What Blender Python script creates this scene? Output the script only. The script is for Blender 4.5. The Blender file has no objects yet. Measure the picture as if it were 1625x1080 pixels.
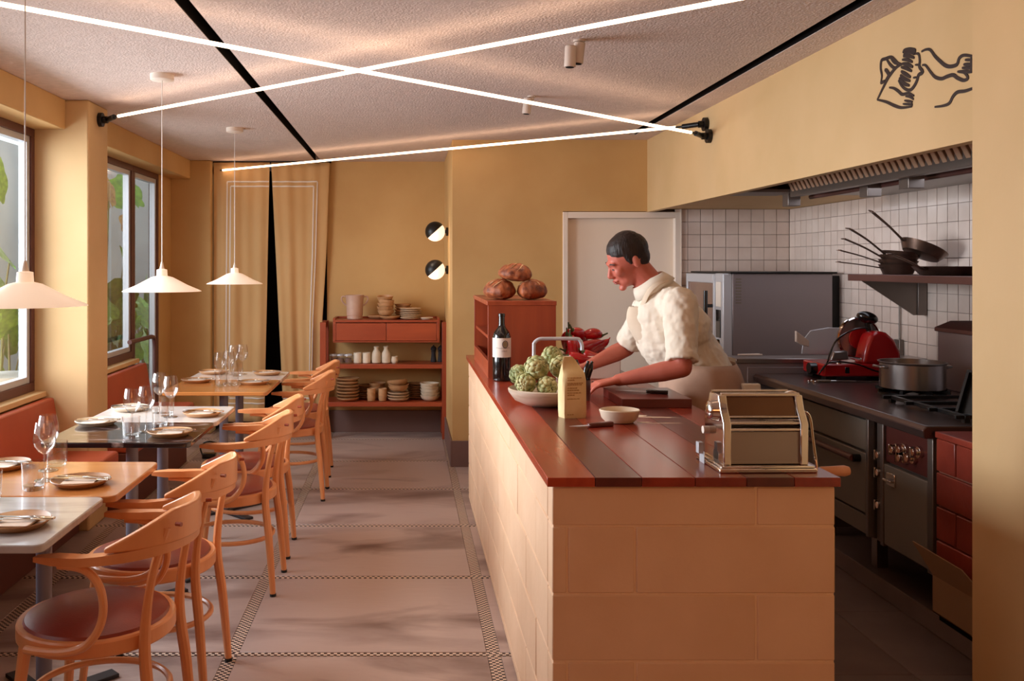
import bpy, math, random
from mathutils import Vector, Matrix, Euler
PI = math.pi
random.seed(7)
SC = bpy.context.scene
COL = SC.collection

# ------------------------------------------------------------------ camera, world, light, exposure
cam_d = bpy.data.cameras.new('camera'); cam = bpy.data.objects.new('camera', cam_d); COL.objects.link(cam)
cam.location = (0, 0, 1.47); cam.rotation_euler = (PI/2, 0, 0)
cam_d.sensor_width = 36; cam_d.lens = 36*1450/1625
cam_d.shift_x = (812.5-645)/1625; cam_d.shift_y = -(540-420)/1625
cam_d.clip_start = 0.05
SC.camera = cam
SC.view_settings.view_transform = 'Standard'; SC.view_settings.look = 'None'
SC.view_settings.gamma = 1.0; SC.view_settings.use_curve_mapping = False
SC.view_settings.exposure = -0.18
SC.cycles.max_bounces = 8; SC.cycles.diffuse_bounces = 4; SC.cycles.glossy_bounces = 4
SC.cycles.transmission_bounces = 8; SC.cycles.transparent_max_bounces = 12
SC.cycles.caustics_reflective = False; SC.cycles.caustics_refractive = False
SC.cycles.sample_clamp_indirect = 6.0
w = bpy.data.worlds.new('sky'); SC.world = w; w.use_nodes = True
bg = w.node_tree.nodes['Background']
bg.inputs[0].default_value = (0.86, 0.93, 1.0, 1); bg.inputs[1].default_value = 2.0

def area(name, loc, rot, sx, sy, power, color, spread=PI):
    l = bpy.data.lights.new(name, 'AREA'); l.shape = 'RECTANGLE'; l.size = sx; l.size_y = sy
    l.energy = power; l.color = color; l.spread = spread
    o = bpy.data.objects.new(name, l); COL.objects.link(o); o.location = loc; o.rotation_euler = rot
    return o
# area lights outside the left windows stand in for daylight
area('street_daylight', (-3.3, 4.5, 1.9), (0, -math.radians(80), math.radians(4)), 2.6, 2.9, 290, (0.88, 0.92, 1.0), math.radians(125))
area('courtyard_daylight', (-3.1, 8.6, 4.2), (0, -math.radians(8), 0), 1.8, 7.0, 38, (1.0, 0.97, 0.93))
area('front_room_warm_light', (0.1, -2.4, 1.9), (math.radians(84), 0, 0), 2.6, .9, 24, (1.0, 0.40, 0.15))  # unseen warm light added behind the camera, tints surfaces facing it orange
area('kitchen_task_light', (2.35, 4.9, 1.84), (0, 0, 0), 0.25, 2.6, 4.5, (0.88, 0.90, 1.0))
for k, (sx, sy) in enumerate(((0.68, 3.7), (0.655, 4.93))):
    l = bpy.data.lights.new('ceiling_spot_beam', 'SPOT'); l.energy = 14; l.spot_size = math.radians(62); l.spot_blend = 0.7
    l.color = (1.0, 0.72, 0.50); l.shadow_soft_size = 0.03
    o = bpy.data.objects.new('ceiling_spot_beam', l); COL.objects.link(o); o.location = (sx+0.03, sy-0.03, 2.22)
    o.rotation_euler = (math.radians(-10), math.radians(8), 0)

# ------------------------------------------------------------------ helpers
def lin(c):
    return tuple(((x/255)/12.92 if x/255 <= .04045 else ((x/255+.055)/1.055)**2.4) for x in c)
def rgb(r, g, b): return lin((r, g, b))+(1,)

class Mat:
    def __init__(s, name):
        s.m = bpy.data.materials.new(name); s.m.use_nodes = True
        s.t = s.m.node_tree; s.n = s.t.nodes; s.b = s.n['Principled BSDF']
    def new(s, ty, **k):
        n = s.n.new(ty)
        for a, v in k.items(): setattr(n, a, v)
        return n
    def link(s, a, b): s.t.links.new(a, b)
def mat(name, c1, c2=None, rough=.5, metal=0, scale=5, stretch=(1, 1, 1), detail=4, bump=0, bscale=None, coat=0,
        vary=0, coords='Object', distort=0, spec=None, ramp=(.35, .65), sheen=0, trans=0, ior=None, emis=None, estr=0, alpha=None, sss=0):
    M = Mat(name); b = M.b
    b.inputs['Roughness'].default_value = rough; b.inputs['Metallic'].default_value = metal
    b.inputs['Coat Weight'].default_value = coat; b.inputs['Coat Roughness'].default_value = .15
    if spec is not None: b.inputs['Specular IOR Level'].default_value = spec
    if sheen: b.inputs['Sheen Weight'].default_value = sheen
    if trans: b.inputs['Transmission Weight'].default_value = trans
    if ior: b.inputs['IOR'].default_value = ior
    if sss: b.inputs['Subsurface Weight'].default_value = sss; b.inputs['Subsurface Radius'].default_value = (.02, .008, .004); b.inputs['Subsurface Scale'].default_value = 1
    if emis: b.inputs['Emission Color'].default_value = emis; b.inputs['Emission Strength'].default_value = estr
    b.inputs['Base Color'].default_value = c1
    vec = None
    if c2 or bump:
        tc = M.new('ShaderNodeTexCoord'); mp = M.new('ShaderNodeMapping'); mp.inputs['Scale'].default_value = stretch
        M.link(tc.outputs[coords], mp.inputs['Vector']); vec = mp.outputs[0]
        if vary:
            oi = M.new('ShaderNodeObjectInfo'); mu = M.new('ShaderNodeMath', operation='MULTIPLY'); mu.inputs[1].default_value = 37
            M.link(oi.outputs['Random'], mu.inputs[0]); ad = M.new('ShaderNodeVectorMath', operation='ADD')
            M.link(vec, ad.inputs[0]); M.link(mu.outputs[0], ad.inputs[1]); vec = ad.outputs[0]
    out = None
    if c2:
        nz = M.new('ShaderNodeTexNoise'); nz.inputs['Scale'].default_value = scale; nz.inputs['Detail'].default_value = detail
        nz.inputs['Distortion'].default_value = distort
        M.link(vec, nz.inputs['Vector'])
        r = M.new('ShaderNodeValToRGB'); r.color_ramp.elements[0].position = ramp[0]; r.color_ramp.elements[1].position = ramp[1]
        r.color_ramp.elements[0].color = c1; r.color_ramp.elements[1].color = c2
        M.link(nz.outputs['Fac'], r.inputs[0]); out = r.outputs[0]
    if vary:
        oi = M.new('ShaderNodeObjectInfo'); mr = M.new('ShaderNodeMapRange')
        mr.inputs['To Min'].default_value = 1-vary; mr.inputs['To Max'].default_value = 1+vary
        M.link(oi.outputs['Random'], mr.inputs['Value'])
        mx = M.new('ShaderNodeVectorMath', operation='MULTIPLY')
        if out is None:
            mx.inputs[0].default_value = c1[:3]
        else: M.link(out, mx.inputs[0])
        M.link(mr.outputs[0], mx.inputs[1]); out = mx.outputs[0]
    if out is not None: M.link(out, b.inputs['Base Color'])
    if bump:
        nb = M.new('ShaderNodeTexNoise'); nb.inputs['Scale'].default_value = bscale or scale*4; nb.inputs['Detail'].default_value = 5
        M.link(vec, nb.inputs['Vector']); bp = M.new('ShaderNodeBump'); bp.inputs['Strength'].default_value = bump
        bp.inputs['Distance'].default_value = .01
        M.link(nb.outputs['Fac'], bp.inputs['Height']); M.link(bp.outputs[0], b.inputs['Normal'])
    return M.m

class G:
    """collects polygons of one object"""
    def __init__(s): s.v = []; s.f = []
    def add(s, vs, fs):
        k = len(s.v); s.v += [tuple(p) for p in vs]; s.f += [tuple(i+k for i in f) for f in fs]; return s
    def box(s, x0, x1, y0, y1, z0, z1, R=None, at=None):
        vs = [(x, y, z) for z in (z0, z1) for y in (y0, y1) for x in (x0, x1)]
        if R is not None:
            c = Vector(at) if at is not None else Vector(((x0+x1)/2, (y0+y1)/2, (z0+z1)/2))
            vs = [tuple(c+R@(Vector(p)-c)) for p in vs]
        return s.add(vs, [(0, 2, 3, 1), (4, 5, 7, 6), (0, 1, 5, 4), (2, 6, 7, 3), (0, 4, 6, 2), (1, 3, 7, 5)])
    def lathe(s, prof, n=24, c=(0, 0, 0), wob=0, seed=0, sx=1, sy=1, M=None, caps=True):
        vs = []; rnd = random.Random(seed); ph = rnd.random()*6
        for (r, z) in prof:
            for k in range(n):
                a = 2*PI*k/n; q = 1+wob*(math.sin(2*a+ph)+.6*math.sin(3*a+2*ph))
                p = Vector((r*q*math.cos(a)*sx, r*q*math.sin(a)*sy, z+wob*.15*math.sin(2*a+ph)*min(1, r*20)*0.3))
                if M is not None: p = M@p
                vs.append((p.x+c[0], p.y+c[1], p.z+c[2]))
        fs = []
        for j in range(len(prof)-1):
            for k in range(n):
                a = j*n+k; b = j*n+(k+1) % n; fs.append((a, b, b+n, a+n))
        if caps:
            if prof[0][0] > 1e-5: fs.append(tuple(range(n-1, -1, -1)))
            if prof[-1][0] > 1e-5: fs.append(tuple((len(prof)-1)*n+k for k in range(n)))
        return s.add(vs, fs)
    def cyl(s, p0, p1, r0, r1=None, n=12):
        return s.tube([p0, p1], [r0, r0 if r1 is None else r1], n)
    def tube(s, path, rad, n=8, closed=False, flat=None, up=None, caps=True):
        P = [Vector(p) for p in path]; N = len(P)
        if not hasattr(rad, '__len__') or isinstance(rad, tuple): rad = [rad]*N
        vs = []; prev = None
        for i in range(N):
            if closed: t = P[(i+1) % N]-P[i-1]
            else: t = P[min(i+1, N-1)]-P[max(i-1, 0)]
            t.normalize()
            if up is not None:
                u = Vector(up); a = u.cross(t)
                a = a.normalized() if a.length > 1e-6 else Vector((1, 0, 0))
            elif prev is None:
                a = t.cross(Vector((0, 0, 1)) if abs(t.z) < .9 else Vector((1, 0, 0))).normalized()
            else:
                a = (prev-t*prev.dot(t)).normalized()
            prev = a; b = t.cross(a)
            r = rad[i]; ra, rb = (r if hasattr(r, '__len__') else (r, r))
            for k in range(n):
                an = 2*PI*(k+.5)/n; vs.append(P[i]+a*ra*math.cos(an)+b*rb*math.sin(an))
        fs = []; M = N if closed else N-1
        for i in range(M):
            for k in range(n):
                a = i*n+k; b = i*n+(k+1) % n; j = ((i+1) % N)*n
                fs.append((a, b, j+(k+1) % n, j+k))
        if not closed and caps: fs.append(tuple(range(n-1, -1, -1))); fs.append(tuple((N-1)*n+k for k in range(n)))
        return s.add(vs, fs)
    def rect_sweep(s, path, ws, hs, closed=False, zoff=None):
        """rectangular section: width horizontal across path, height in z"""
        P = [Vector(p) for p in path]; N = len(P); vs = []
        for i in range(N):
            t = P[min(i+1, N-1)]-P[max(i-1, 0)]; t.z = 0; t.normalize(); a = Vector((t.y, -t.x, 0))
            w2 = ws[i]/2; h = hs[i]/2
            vs += [P[i]+a*w2-Vector((0, 0, h)), P[i]+a*w2+Vector((0, 0, h)), P[i]-a*w2+Vector((0, 0, h)), P[i]-a*w2-Vector((0, 0, h))]
        fs = []
        for i in range(N-1):
            for k in range(4): a = i*4+k; b = i*4+(k+1) % 4; fs.append((a, b, b+4, a+4))
        fs += [(3, 2, 1, 0), tuple((N-1)*4+k for k in range(4))]
        return s.add(vs, fs)
    def ell(s, c, r, R=None, n=16, m=10):
        vs = []; C = Vector(c)
        for j in range(1, m):
            th = PI*j/m
            for k in range(n):
                ph = 2*PI*k/n; p = Vector((r[0]*math.sin(th)*math.cos(ph), r[1]*math.sin(th)*math.sin(ph), r[2]*math.cos(th)))
                vs.append(C+(R@p if R is not None else p))
        t = Vector((0, 0, r[2])); vs += [C+(R@t if R is not None else t), C-(R@t if R is not None else t)]
        fs = []
        for j in range(m-2):
            for k in range(n): a = j*n+k; b = j*n+(k+1) % n; fs.append((a, a+n, b+n, b))
        T = (m-1)*n
        for k in range(n): fs.append((T, k, (k+1) % n)); fs.append((T+1, (m-2)*n+(k+1) % n, (m-2)*n+k))
        return s.add(vs, fs)
    def prism(s, pts, h0, h1, axis='y'):
        n = len(pts)
        def P(a, b, h): return {'y': (a, h, b), 'x': (h, a, b), 'z': (a, b, h)}[axis]
        vs = [P(a, b, h0) for a, b in pts]+[P(a, b, h1) for a, b in pts]
        fs = [tuple(range(n-1, -1, -1)), tuple(range(n, 2*n))]+[(k, (k+1) % n, n+(k+1) % n, n+k) for k in range(n)]
        return s.add(vs, fs)
    def mesh(s, name, m, smooth=True, angle=35):
        me = bpy.data.meshes.new(name); me.from_pydata(s.v, [], s.f); me.validate()
        if smooth:
            me.polygons.foreach_set('use_smooth', [True]*len(me.polygons)); me.set_sharp_from_angle(angle=math.radians(angle))
        if m: me.materials.append(m)
        me.update(); return me

def recalc(o):
    import bmesh
    b = bmesh.new(); b.from_mesh(o.data); bmesh.ops.recalc_face_normals(b, faces=b.faces); b.to_mesh(o.data); b.free()
def obj(name, g, m, parent=None, bevel=0, seg=2, loc=None, rot=None, smooth=True, angle=35, label=None, stuff=False, fix=True):
    o = bpy.data.objects.new(name, g.mesh(name, m, smooth, angle)); COL.objects.link(o)
    if fix: recalc(o)
    if parent: o.parent = parent
    if loc: o.location = loc
    if rot: o.rotation_euler = rot
    if bevel:
        b = o.modifiers.new('bevel', 'BEVEL'); b.width = bevel; b.segments = seg; b.limit_method = 'ANGLE'; b.angle_limit = math.radians(40)
        b.harden_normals = False
    if label: o['label'] = label
    if stuff: o['kind'] = 'stuff'
    return o
def tag(o, label, cat, group=None, kind=None):
    o['label'] = label; o['category'] = cat
    if group: o['group'] = group
    if kind: o['kind'] = kind
    return o
def thing(name, label, cat, loc=(0, 0, 0), rz=0, group=None):
    o = bpy.data.objects.new(name, None); COL.objects.link(o); o.location = loc; o.rotation_euler = (0, 0, rz)
    o.empty_display_size = .05
    return tag(o, label, cat, group)
def struct(name, g, m, parent=None, **k):
    o = obj(name, g, m, parent, **k)
    if not parent: o['kind'] = 'structure'
    return o
def dup(root, label=None, loc=None, rz=None, group=None):
    def rec(o, par):
        c = o.copy(); COL.objects.link(c)
        if par: c.parent = par
        for ch in list(o.children): rec(ch, c)
        return c
    r = rec(root, None)
    if label: r['label'] = label
    if loc: r.location = loc
    if rz is not None: r.rotation_euler[2] = rz
    if group: r['group'] = group
    return r
def smoothpath(pts, n=6):
    """catmull-rom through pts"""
    P = [Vector(p) for p in pts]; out = []
    for i in range(len(P)-1):
        p0 = P[max(i-1, 0)]; p1 = P[i]; p2 = P[i+1]; p3 = P[min(i+2, len(P)-1)]
        for k in range(n):
            t = k/n; out.append(.5*((2*p1)+(p2-p0)*t+(2*p0-5*p1+4*p2-p3)*t*t+(3*p1-p0-3*p2+p3)*t**3))
    out.append(P[-1]); return out

# ------------------------------------------------------------------ materials
m_wall = mat('ochre limewash', rgb(200, 158, 100), rgb(208, 168, 110), rough=.75, scale=2.2, bump=.05, bscale=40)
m_wall2 = mat('cream limewash', rgb(206, 172, 122), rgb(214, 180, 132), rough=.7, scale=2, bump=.04, bscale=40)
m_ceil = mat('rough render ceiling', rgb(214, 196, 188), rgb(224, 206, 198), rough=.9, scale=30, bump=.55, bscale=95)
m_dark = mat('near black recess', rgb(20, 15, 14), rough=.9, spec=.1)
m_black = mat('black metal', rgb(22, 20, 20), rough=.4, metal=.3)
m_base = mat('mauve brown paint', rgb(118, 90, 84), rough=.55)
m_frame = mat('plum brown frame', rgb(96, 58, 52), rough=.45)
m_alu = mat('pale aluminium', rgb(196, 198, 204), rough=.35, metal=.2)
m_white = mat('white paint', rgb(238, 224, 210), rough=.5)
m_door = mat('white door paint', rgb(244, 228, 210), rough=.45)
m_floor = mat('stained concrete tile', rgb(182, 160, 152), rgb(110, 84, 78), rough=.38, scale=1.9, stretch=(.55, 1.5, 1), detail=10, bump=.12, bscale=18, ramp=(.48, .72), distort=.9, coords='Object', vary=.05)
m_kfloor = mat('kitchen floor tile', rgb(158, 140, 136), rgb(140, 122, 118), rough=.4, scale=3, vary=.04)
m_block = mat('cream painted block', rgb(234, 196, 162), rgb(226, 186, 150), rough=.6, scale=4, bump=.16, bscale=28, vary=.02)
m_mortar = mat('painted mortar', rgb(242, 210, 178), rough=.7, bump=.3, bscale=60)
WS = (1, .12, 1)
def wood(name, a, b, axis='y', rough=.35, coat=.15, vary=.1, sc=14):
    st = {'x': (.1, 1, 1), 'y': (1, .1, 1), 'z': (1, 1, .1)}[axis]
    return mat(name, a, b, rough=rough, scale=sc, stretch=st, detail=6, distort=.6, coat=coat, vary=vary, bump=.04, bscale=50, ramp=(.3, .7))
m_plank = wood('red jarrah plank', rgb(150, 52, 34), rgb(118, 38, 27), rough=.26, coat=.25, vary=.12)
m_plank_l = wood('bright red jarrah plank', rgb(182, 72, 42), rgb(162, 58, 34), rough=.26, coat=.25, vary=.03)
m_plank_d = wood('dark jarrah plank', rgb(104, 40, 32), rgb(80, 30, 26), rough=.28, coat=.25, vary=.06)
m_redwood = wood('red cedar', rgb(172, 78, 44), rgb(140, 56, 34), 'z', rough=.4, vary=.05, sc=10)
m_redwood_x = wood('red cedar across', rgb(172, 78, 44), rgb(144, 58, 34), 'x', rough=.4, vary=.05, sc=10)
m_beech = wood('bent beech', rgb(230, 158, 106), rgb(216, 140, 86), 'z', rough=.35, coat=.2, vary=.05, sc=9)
m_tablewood = wood('ash table top', rgb(206, 140, 78), rgb(188, 120, 62), 'x', rough=.22, coat=.5, vary=.03, sc=8)
m_leather = mat('oxblood leather', rgb(140, 58, 40), rgb(126, 48, 34), rough=.36, scale=8, bump=.06, bscale=160)
m_bench = mat('terracotta vinyl', rgb(176, 78, 48), rgb(166, 70, 42), rough=.45, scale=4, bump=.03, bscale=120)
m_marble = mat('grey marble', rgb(190, 186, 186), rgb(156, 150, 150), rough=.12, scale=5, stretch=(.35, 1.4, 1), detail=10, distort=2, ramp=(.45, .8), coat=.3)
m_marble_w = mat('white marble', rgb(214, 208, 204), rgb(190, 182, 178), rough=.1, scale=4, detail=8, distort=2, ramp=(.5, .8), coat=.3)
m_marble_d = mat('black veined marble', rgb(34, 22, 24), rgb(190, 166, 160), rough=.08, scale=4, stretch=(.6, 1.6, 1), detail=10, distort=3, ramp=(.56, .74), coat=.5)
m_leg = mat('grey blue steel leg', rgb(122, 116, 128), rough=.4, metal=.1)
m_legbase = mat('dark steel base', rgb(44, 40, 44), rough=.45, metal=.3)
m_ceramic = mat('speckled stoneware', rgb(206, 176, 144), rgb(190, 158, 126), rough=.45, scale=22, detail=8, bump=.05, vary=.08)
m_ceramic_t = mat('tan stoneware', rgb(196, 150, 108), rgb(176, 130, 88), rough=.45, scale=14, detail=8, vary=.1)
m_ceramic_w = mat('chalk stoneware', rgb(222, 206, 184), rgb(208, 190, 166), rough=.5, scale=14, detail=8, vary=.05)
m_stone = mat('pale stone glaze', rgb(210, 196, 178), rgb(184, 164, 142), rough=.4, scale=7, stretch=(1, 1, 6), detail=6)
m_platewood = mat('brown glazed plate', rgb(168, 124, 84), rgb(140, 98, 62), rough=.4, scale=10, vary=.08)
m_napkin = mat('pale linen', rgb(222, 204, 190), rough=.85)
m_steel = mat('brushed steel', rgb(160, 152, 150), rough=.28, metal=.9, bump=.02, stretch=(1, 1, 12), bscale=60)
m_steel_d = mat('kitchen steel', rgb(134, 124, 118), rough=.38, metal=.75)
m_steel_p = mat('warm grey steel panel', rgb(128, 118, 106), rough=.5, metal=.35)
m_steel_side = mat('oven side panel', rgb(150, 140, 142), rough=.42, metal=.55)
m_chrome = mat('chrome', rgb(225, 218, 212), rough=.07, metal=1)
m_red = mat('slicer red enamel', rgb(176, 20, 24), rough=.22, coat=.6)
m_iron = mat('seasoned iron', rgb(96, 76, 66), rgb(124, 98, 84), rough=.28, metal=.8, scale=10)
m_tile = mat('glazed tile', rgb(230, 212, 200), rgb(220, 200, 188), rough=.16, scale=6, vary=.05, bump=.12, bscale=9)
m_grout = mat('tile grout', rgb(176, 156, 146), rough=.8)
m_curtain = mat('beige canvas', rgb(214, 172, 118), rgb(206, 164, 110), rough=.85, scale=6, stretch=(1, 1, .3), bump=.05, bscale=80, sheen=.1)
m_ribbon = mat('white ribbon', rgb(240, 230, 220), rough=.7)
m_opal = mat('opal glass', rgb(250, 240, 228), rough=.3, emis=rgb(255, 216, 180), estr=.55)
m_tube = mat('led tube', rgb(255, 240, 220), rough=.4, emis=(1.0, .68, .44, 1), estr=8)
m_globe = mat('globe glass', rgb(255, 240, 225), rough=.3, emis=rgb(255, 220, 190), estr=1.4)
m_cord = mat('clear cord', rgb(226, 220, 214), rough=.4)
m_skin = mat('skin', rgb(202, 114, 94), rgb(190, 102, 84), rough=.5, scale=9, sss=.08)
m_hair = mat('dark brown hair', rgb(26, 15, 12), rgb(40, 24, 18), rough=.55, scale=60, stretch=(1, 1, .3), bump=.4, bscale=120)
m_shirt = mat('white cotton shirt', rgb(236, 224, 206), rough=.85, bump=.15, bscale=22, c2=rgb(228, 214, 194), scale=6)
m_apron = mat('taupe apron', rgb(226, 208, 184), rgb(216, 196, 172), rough=.85, scale=8, bump=.05)
m_trouser = mat('dark trousers', rgb(46, 42, 46), rough=.85)
m_lip = mat('lip', rgb(176, 88, 80), rough=.45)
m_eye = mat('eye', rgb(44, 30, 26), rough=.25)
m_art = mat('artichoke bract', rgb(124, 134, 78), rgb(196, 190, 138), rough=.55, scale=34, detail=5, vary=.1, bump=.3, bscale=70)
m_art2 = mat('artichoke core', rgb(70, 76, 42), rgb(98, 100, 60), rough=.6, scale=30)
m_bread = mat('bread crust', rgb(176, 98, 54), rgb(98, 44, 24), rough=.6, scale=24, detail=8, bump=.6, bscale=40)
m_flour = mat('flour dusted crust', rgb(220, 186, 146), rgb(180, 122, 76), rough=.85, scale=50)
m_pepper = mat('red pepper skin', rgb(190, 24, 30), rgb(150, 12, 20), rough=.2, coat=.5, scale=9)
m_stem = mat('pepper stem', rgb(70, 84, 38), rough=.6)
m_bottle = mat('black bottle glass', rgb(14, 12, 14), rough=.06, coat=.5)
m_label = mat('paper label', rgb(236, 226, 214), rough=.7)
m_ink = mat('dark ink', rgb(52, 40, 36), rough=.7)
m_olive = mat('olive ink', rgb(160, 146, 110), rough=.7)
m_bag = mat('cream paper bag', rgb(236, 212, 160), rgb(220, 190, 134), rough=.75, scale=9, bump=.25, bscale=14)
m_print = mat('tan print', rgb(176, 126, 66), rough=.8)
m_leaf = mat('green leaf', rgb(112, 158, 48), rgb(70, 116, 32), rough=.42, scale=7, vary=.2)
m_leaf_y = mat('autumn leaf', rgb(176, 140, 60), rgb(136, 84, 48), rough=.5, scale=9, vary=.1)
m_vine = mat('green stem', rgb(112, 116, 56), rgb(94, 80, 44), rough=.6, scale=8)
m_ext = mat('courtyard wall', rgb(178, 180, 178), rgb(160, 162, 162), rough=.8, scale=1.5)
m_extfloor = mat('courtyard paving', rgb(170, 172, 166), rough=.8)
m_mural = mat('black paint line', rgb(40, 20, 14), rough=.6)
m_brick = mat('red glazed brick', rgb(142, 56, 40), rgb(120, 44, 32), rough=.35, scale=8, vary=.1, bump=.1)
m_brickgrout = mat('pale brick joint', rgb(170, 110, 86), rough=.8)
m_card = mat('cardboard', rgb(150, 116, 82), rough=.85)
m_plastic = mat('black plastic', rgb(16, 14, 14), rough=.18, coat=.3)
m_pinkwood = mat('pale turned wood', rgb(216, 156, 122), rgb(206, 142, 106), rough=.4, scale=10)
m_flourdust = mat('flour dust', rgb(238, 220, 200), rough=.95)
m_grille = mat('hood baffle steel', rgb(190, 156, 130), rough=.35, metal=.2)
m_spot = mat('putty white lamp', rgb(206, 190, 178), rough=.4)

def glass(name, tint=(1, 1, 1, 1), ior=1.45, rough=0.0):
    M = Mat(name); b = M.b; b.inputs['Base Color'].default_value = tint; b.inputs['Roughness'].default_value = rough
    b.inputs['Transmission Weight'].default_value = 1; b.inputs['IOR'].default_value = ior; return M.m
def thin_glass(name, tint=(.97, .98, .97, 1), refl=.9):
    M = Mat(name); M.n.remove(M.b); t = M.new('ShaderNodeBsdfTransparent'); t.inputs[0].default_value = tint
    g = M.new('ShaderNodeBsdfGlossy'); g.inputs['Roughness'].default_value = .02; mx = M.new('ShaderNodeMixShader')
    f = M.new('ShaderNodeLayerWeight'); f.inputs[0].default_value = .5; pw = M.new('ShaderNodeMath', operation='POWER'); pw.inputs[1].default_value = 4
    M.link(f.outputs['Facing'], pw.inputs[0])
    mu = M.new('ShaderNodeMath', operation='MULTIPLY_ADD'); mu.inputs[1].default_value = .75*refl; mu.inputs[2].default_value = .05*refl
    M.link(pw.outputs[0], mu.inputs[0]); M.link(mu.outputs[0], mx.inputs[0]); M.link(t.outputs[0], mx.inputs[1]); M.link(g.outputs[0], mx.inputs[2])
    M.link(mx.outputs[0], M.n['Material Output'].inputs[0]); return M.m
m_glass = thin_glass('window glass')
m_ware = thin_glass('drinking glass', (.985, .985, .985, 1), 1.3)
m_ware_solid = thin_glass('thick glass base', (.97, .97, .97, 1), 2.2)

def checker(name, size, a, b):
    M = Mat(name); tc = M.new('ShaderNodeTexCoord'); mp = M.new('ShaderNodeMapping')
    mp.inputs['Location'].default_value = (0.0, 0.0, .5); mp.inputs['Scale'].default_value = (1/size, 1/size, 0)
    ck = M.new('ShaderNodeTexChecker'); ck.inputs['Scale'].default_value = 1; ck.inputs['Color1'].default_value = a; ck.inputs['Color2'].default_value = b
    M.link(tc.outputs['Object'], mp.inputs[0]); M.link(mp.outputs[0], ck.inputs['Vector']); M.link(ck.outputs[0], M.b.inputs['Base Color'])
    M.b.inputs['Roughness'].default_value = .45; return M.m
m_check = checker('mosaic checker', .0125, rgb(52, 36, 36), rgb(222, 196, 176))
# ================================================================== ROOM SHELL
CZ = 2.38
# ---- floor: concrete panels between mosaic strips
fl = struct('floor', G().box(-2.3, 3.2, -3, 8.9, -.12, -.006), mat('floor bed', rgb(150, 124, 112), rough=.7))
ys = [-3]+[round(3.452-.853*4+.853*k, 3) for k in range(0, 10)]+[8.9]
ys = [y for y in ys]
cols = [(-1.625, -.684), (-.636, .306), (.354, 1.2)]
cols2 = [(-2.3, -1.673)]
fc = {}
for ci, (a, b) in enumerate(cols2+cols):
    for k in range(len(ys)-1):
        y0, y1 = ys[k]+.017, ys[k+1]-.017
        if ci == 3: b = 1.16
        obj('concrete_panel', G().box(a+.0015, b-.0015, y0+.0015, y1-.0015, -.02, 0), m_floor, fl, bevel=.0015, seg=1)
for x in (-1.649, -.66, .33):
    g = G().box(-.024, .024, -3, 8.9, -.02, -.0005); obj('mosaic_strip', g, m_check, fl, loc=(x, 0, 0))
for y in ys[1:-1]:
    g = G().box(-2.3, 1.16, -.0125, .0125, -.02, -.0003); obj('mosaic_strip', g, m_check, fl, loc=(0, y, 0))
# kitchen floor tiles
for i in range(3):
    for k in range(12):
        x0 = 1.16+(0 if i == 0 else .66+(i-1)*.6); x1 = 1.82+.6*i; y0 = -.32+.6*k+.0
        obj('kitchen_floor_tile', G().box(x0+.0015, x1-.0015, y0+.0015, y0+.5985, -.02, 0), m_kfloor, fl, bevel=.001, seg=1)

# ---- ceiling with two recessed slots
cl = struct('ceiling', G().box(-2.3, -.80, -3, 9, CZ, CZ+.12).box(-.747, 1.546, -3, 9, CZ, CZ+.12).box(1.606, 3.2, -3, 9, CZ, CZ+.12)
            .box(-.80, -.747, 8.0, 9, CZ, CZ+.12).box(1.546, 1.606, 6.4, 9, CZ, CZ+.12), m_ceil, smooth=False)
obj('slot_shade_lining', G().box(-.80, -.747, -3, 8.0, CZ+.06, CZ+.10).box(-.7995, -.796, -3, 8.0, CZ+.002, CZ+.06).box(-.751, -.7475, -3, 8.0, CZ+.002, CZ+.06), m_dark, cl)  # near-black lining added in the slots, puts their shade into the colour
obj('slot_shade_lining', G().box(1.546, 1.606, -3, 6.4, CZ+.06, CZ+.10).box(1.5465, 1.55, -3, 6.4, CZ+.002, CZ+.06).box(1.602, 1.6055, -3, 6.4, CZ+.002, CZ+.06), m_dark, cl)
# ---- back walls
struct('wall_back', G().box(-.70, .40, 8.06, 8.2, 0, CZ), m_wall, smooth=False)
struct('wall_back_left', G().box(-2.3, -1.70, 8.15, 8.9, 0, CZ).box(-2.3, .40, 8.88, 8.95, 0, CZ), m_dark, smooth=False)  # near-black walls: darkness behind the curtain opening is put into the colour
struct('baseboard_back', G().box(-.70, .334, 8.04, 8.058, 0, .19), m_base, bevel=.002)
struct('wall_return', G().box(.335, 1.139, 6.66, 8.2, 0, CZ), m_wall, smooth=False)
struct('baseboard_return', G().box(.327, 1.13, 6.645, 6.658, .0, .19).box(.321, .333, 6.645, 8.03, 0, .19), m_base, bevel=.002)
struct('wall_over_door', G().box(1.139, 1.76, 6.66, 6.8, 1.86, CZ), m_wall, smooth=False)
# ---- white service door
d = struct('door_1', G().box(1.175, 1.955, 6.70, 6.73, 0.01, 1.81), m_door, bevel=.002)
obj('door_frame', G().box(1.139, 1.175, 6.645, 6.74, 0, 1.855).box(1.955, 1.993, 6.645, 6.74, 0, 1.855).box(1.175, 1.955, 6.645, 6.74, 1.81, 1.855), m_white, d, bevel=.003)
obj('door_handle', G().cyl((1.90, 6.70, .98), (1.90, 6.66, .98), .012).cyl((1.90, 6.66, .98), (1.80, 6.66, .98), .009), m_alu, d)
struct('trim_1', G().box(1.993, 2.0, 6.64, 6.80, 0, 1.875), m_white)

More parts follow.
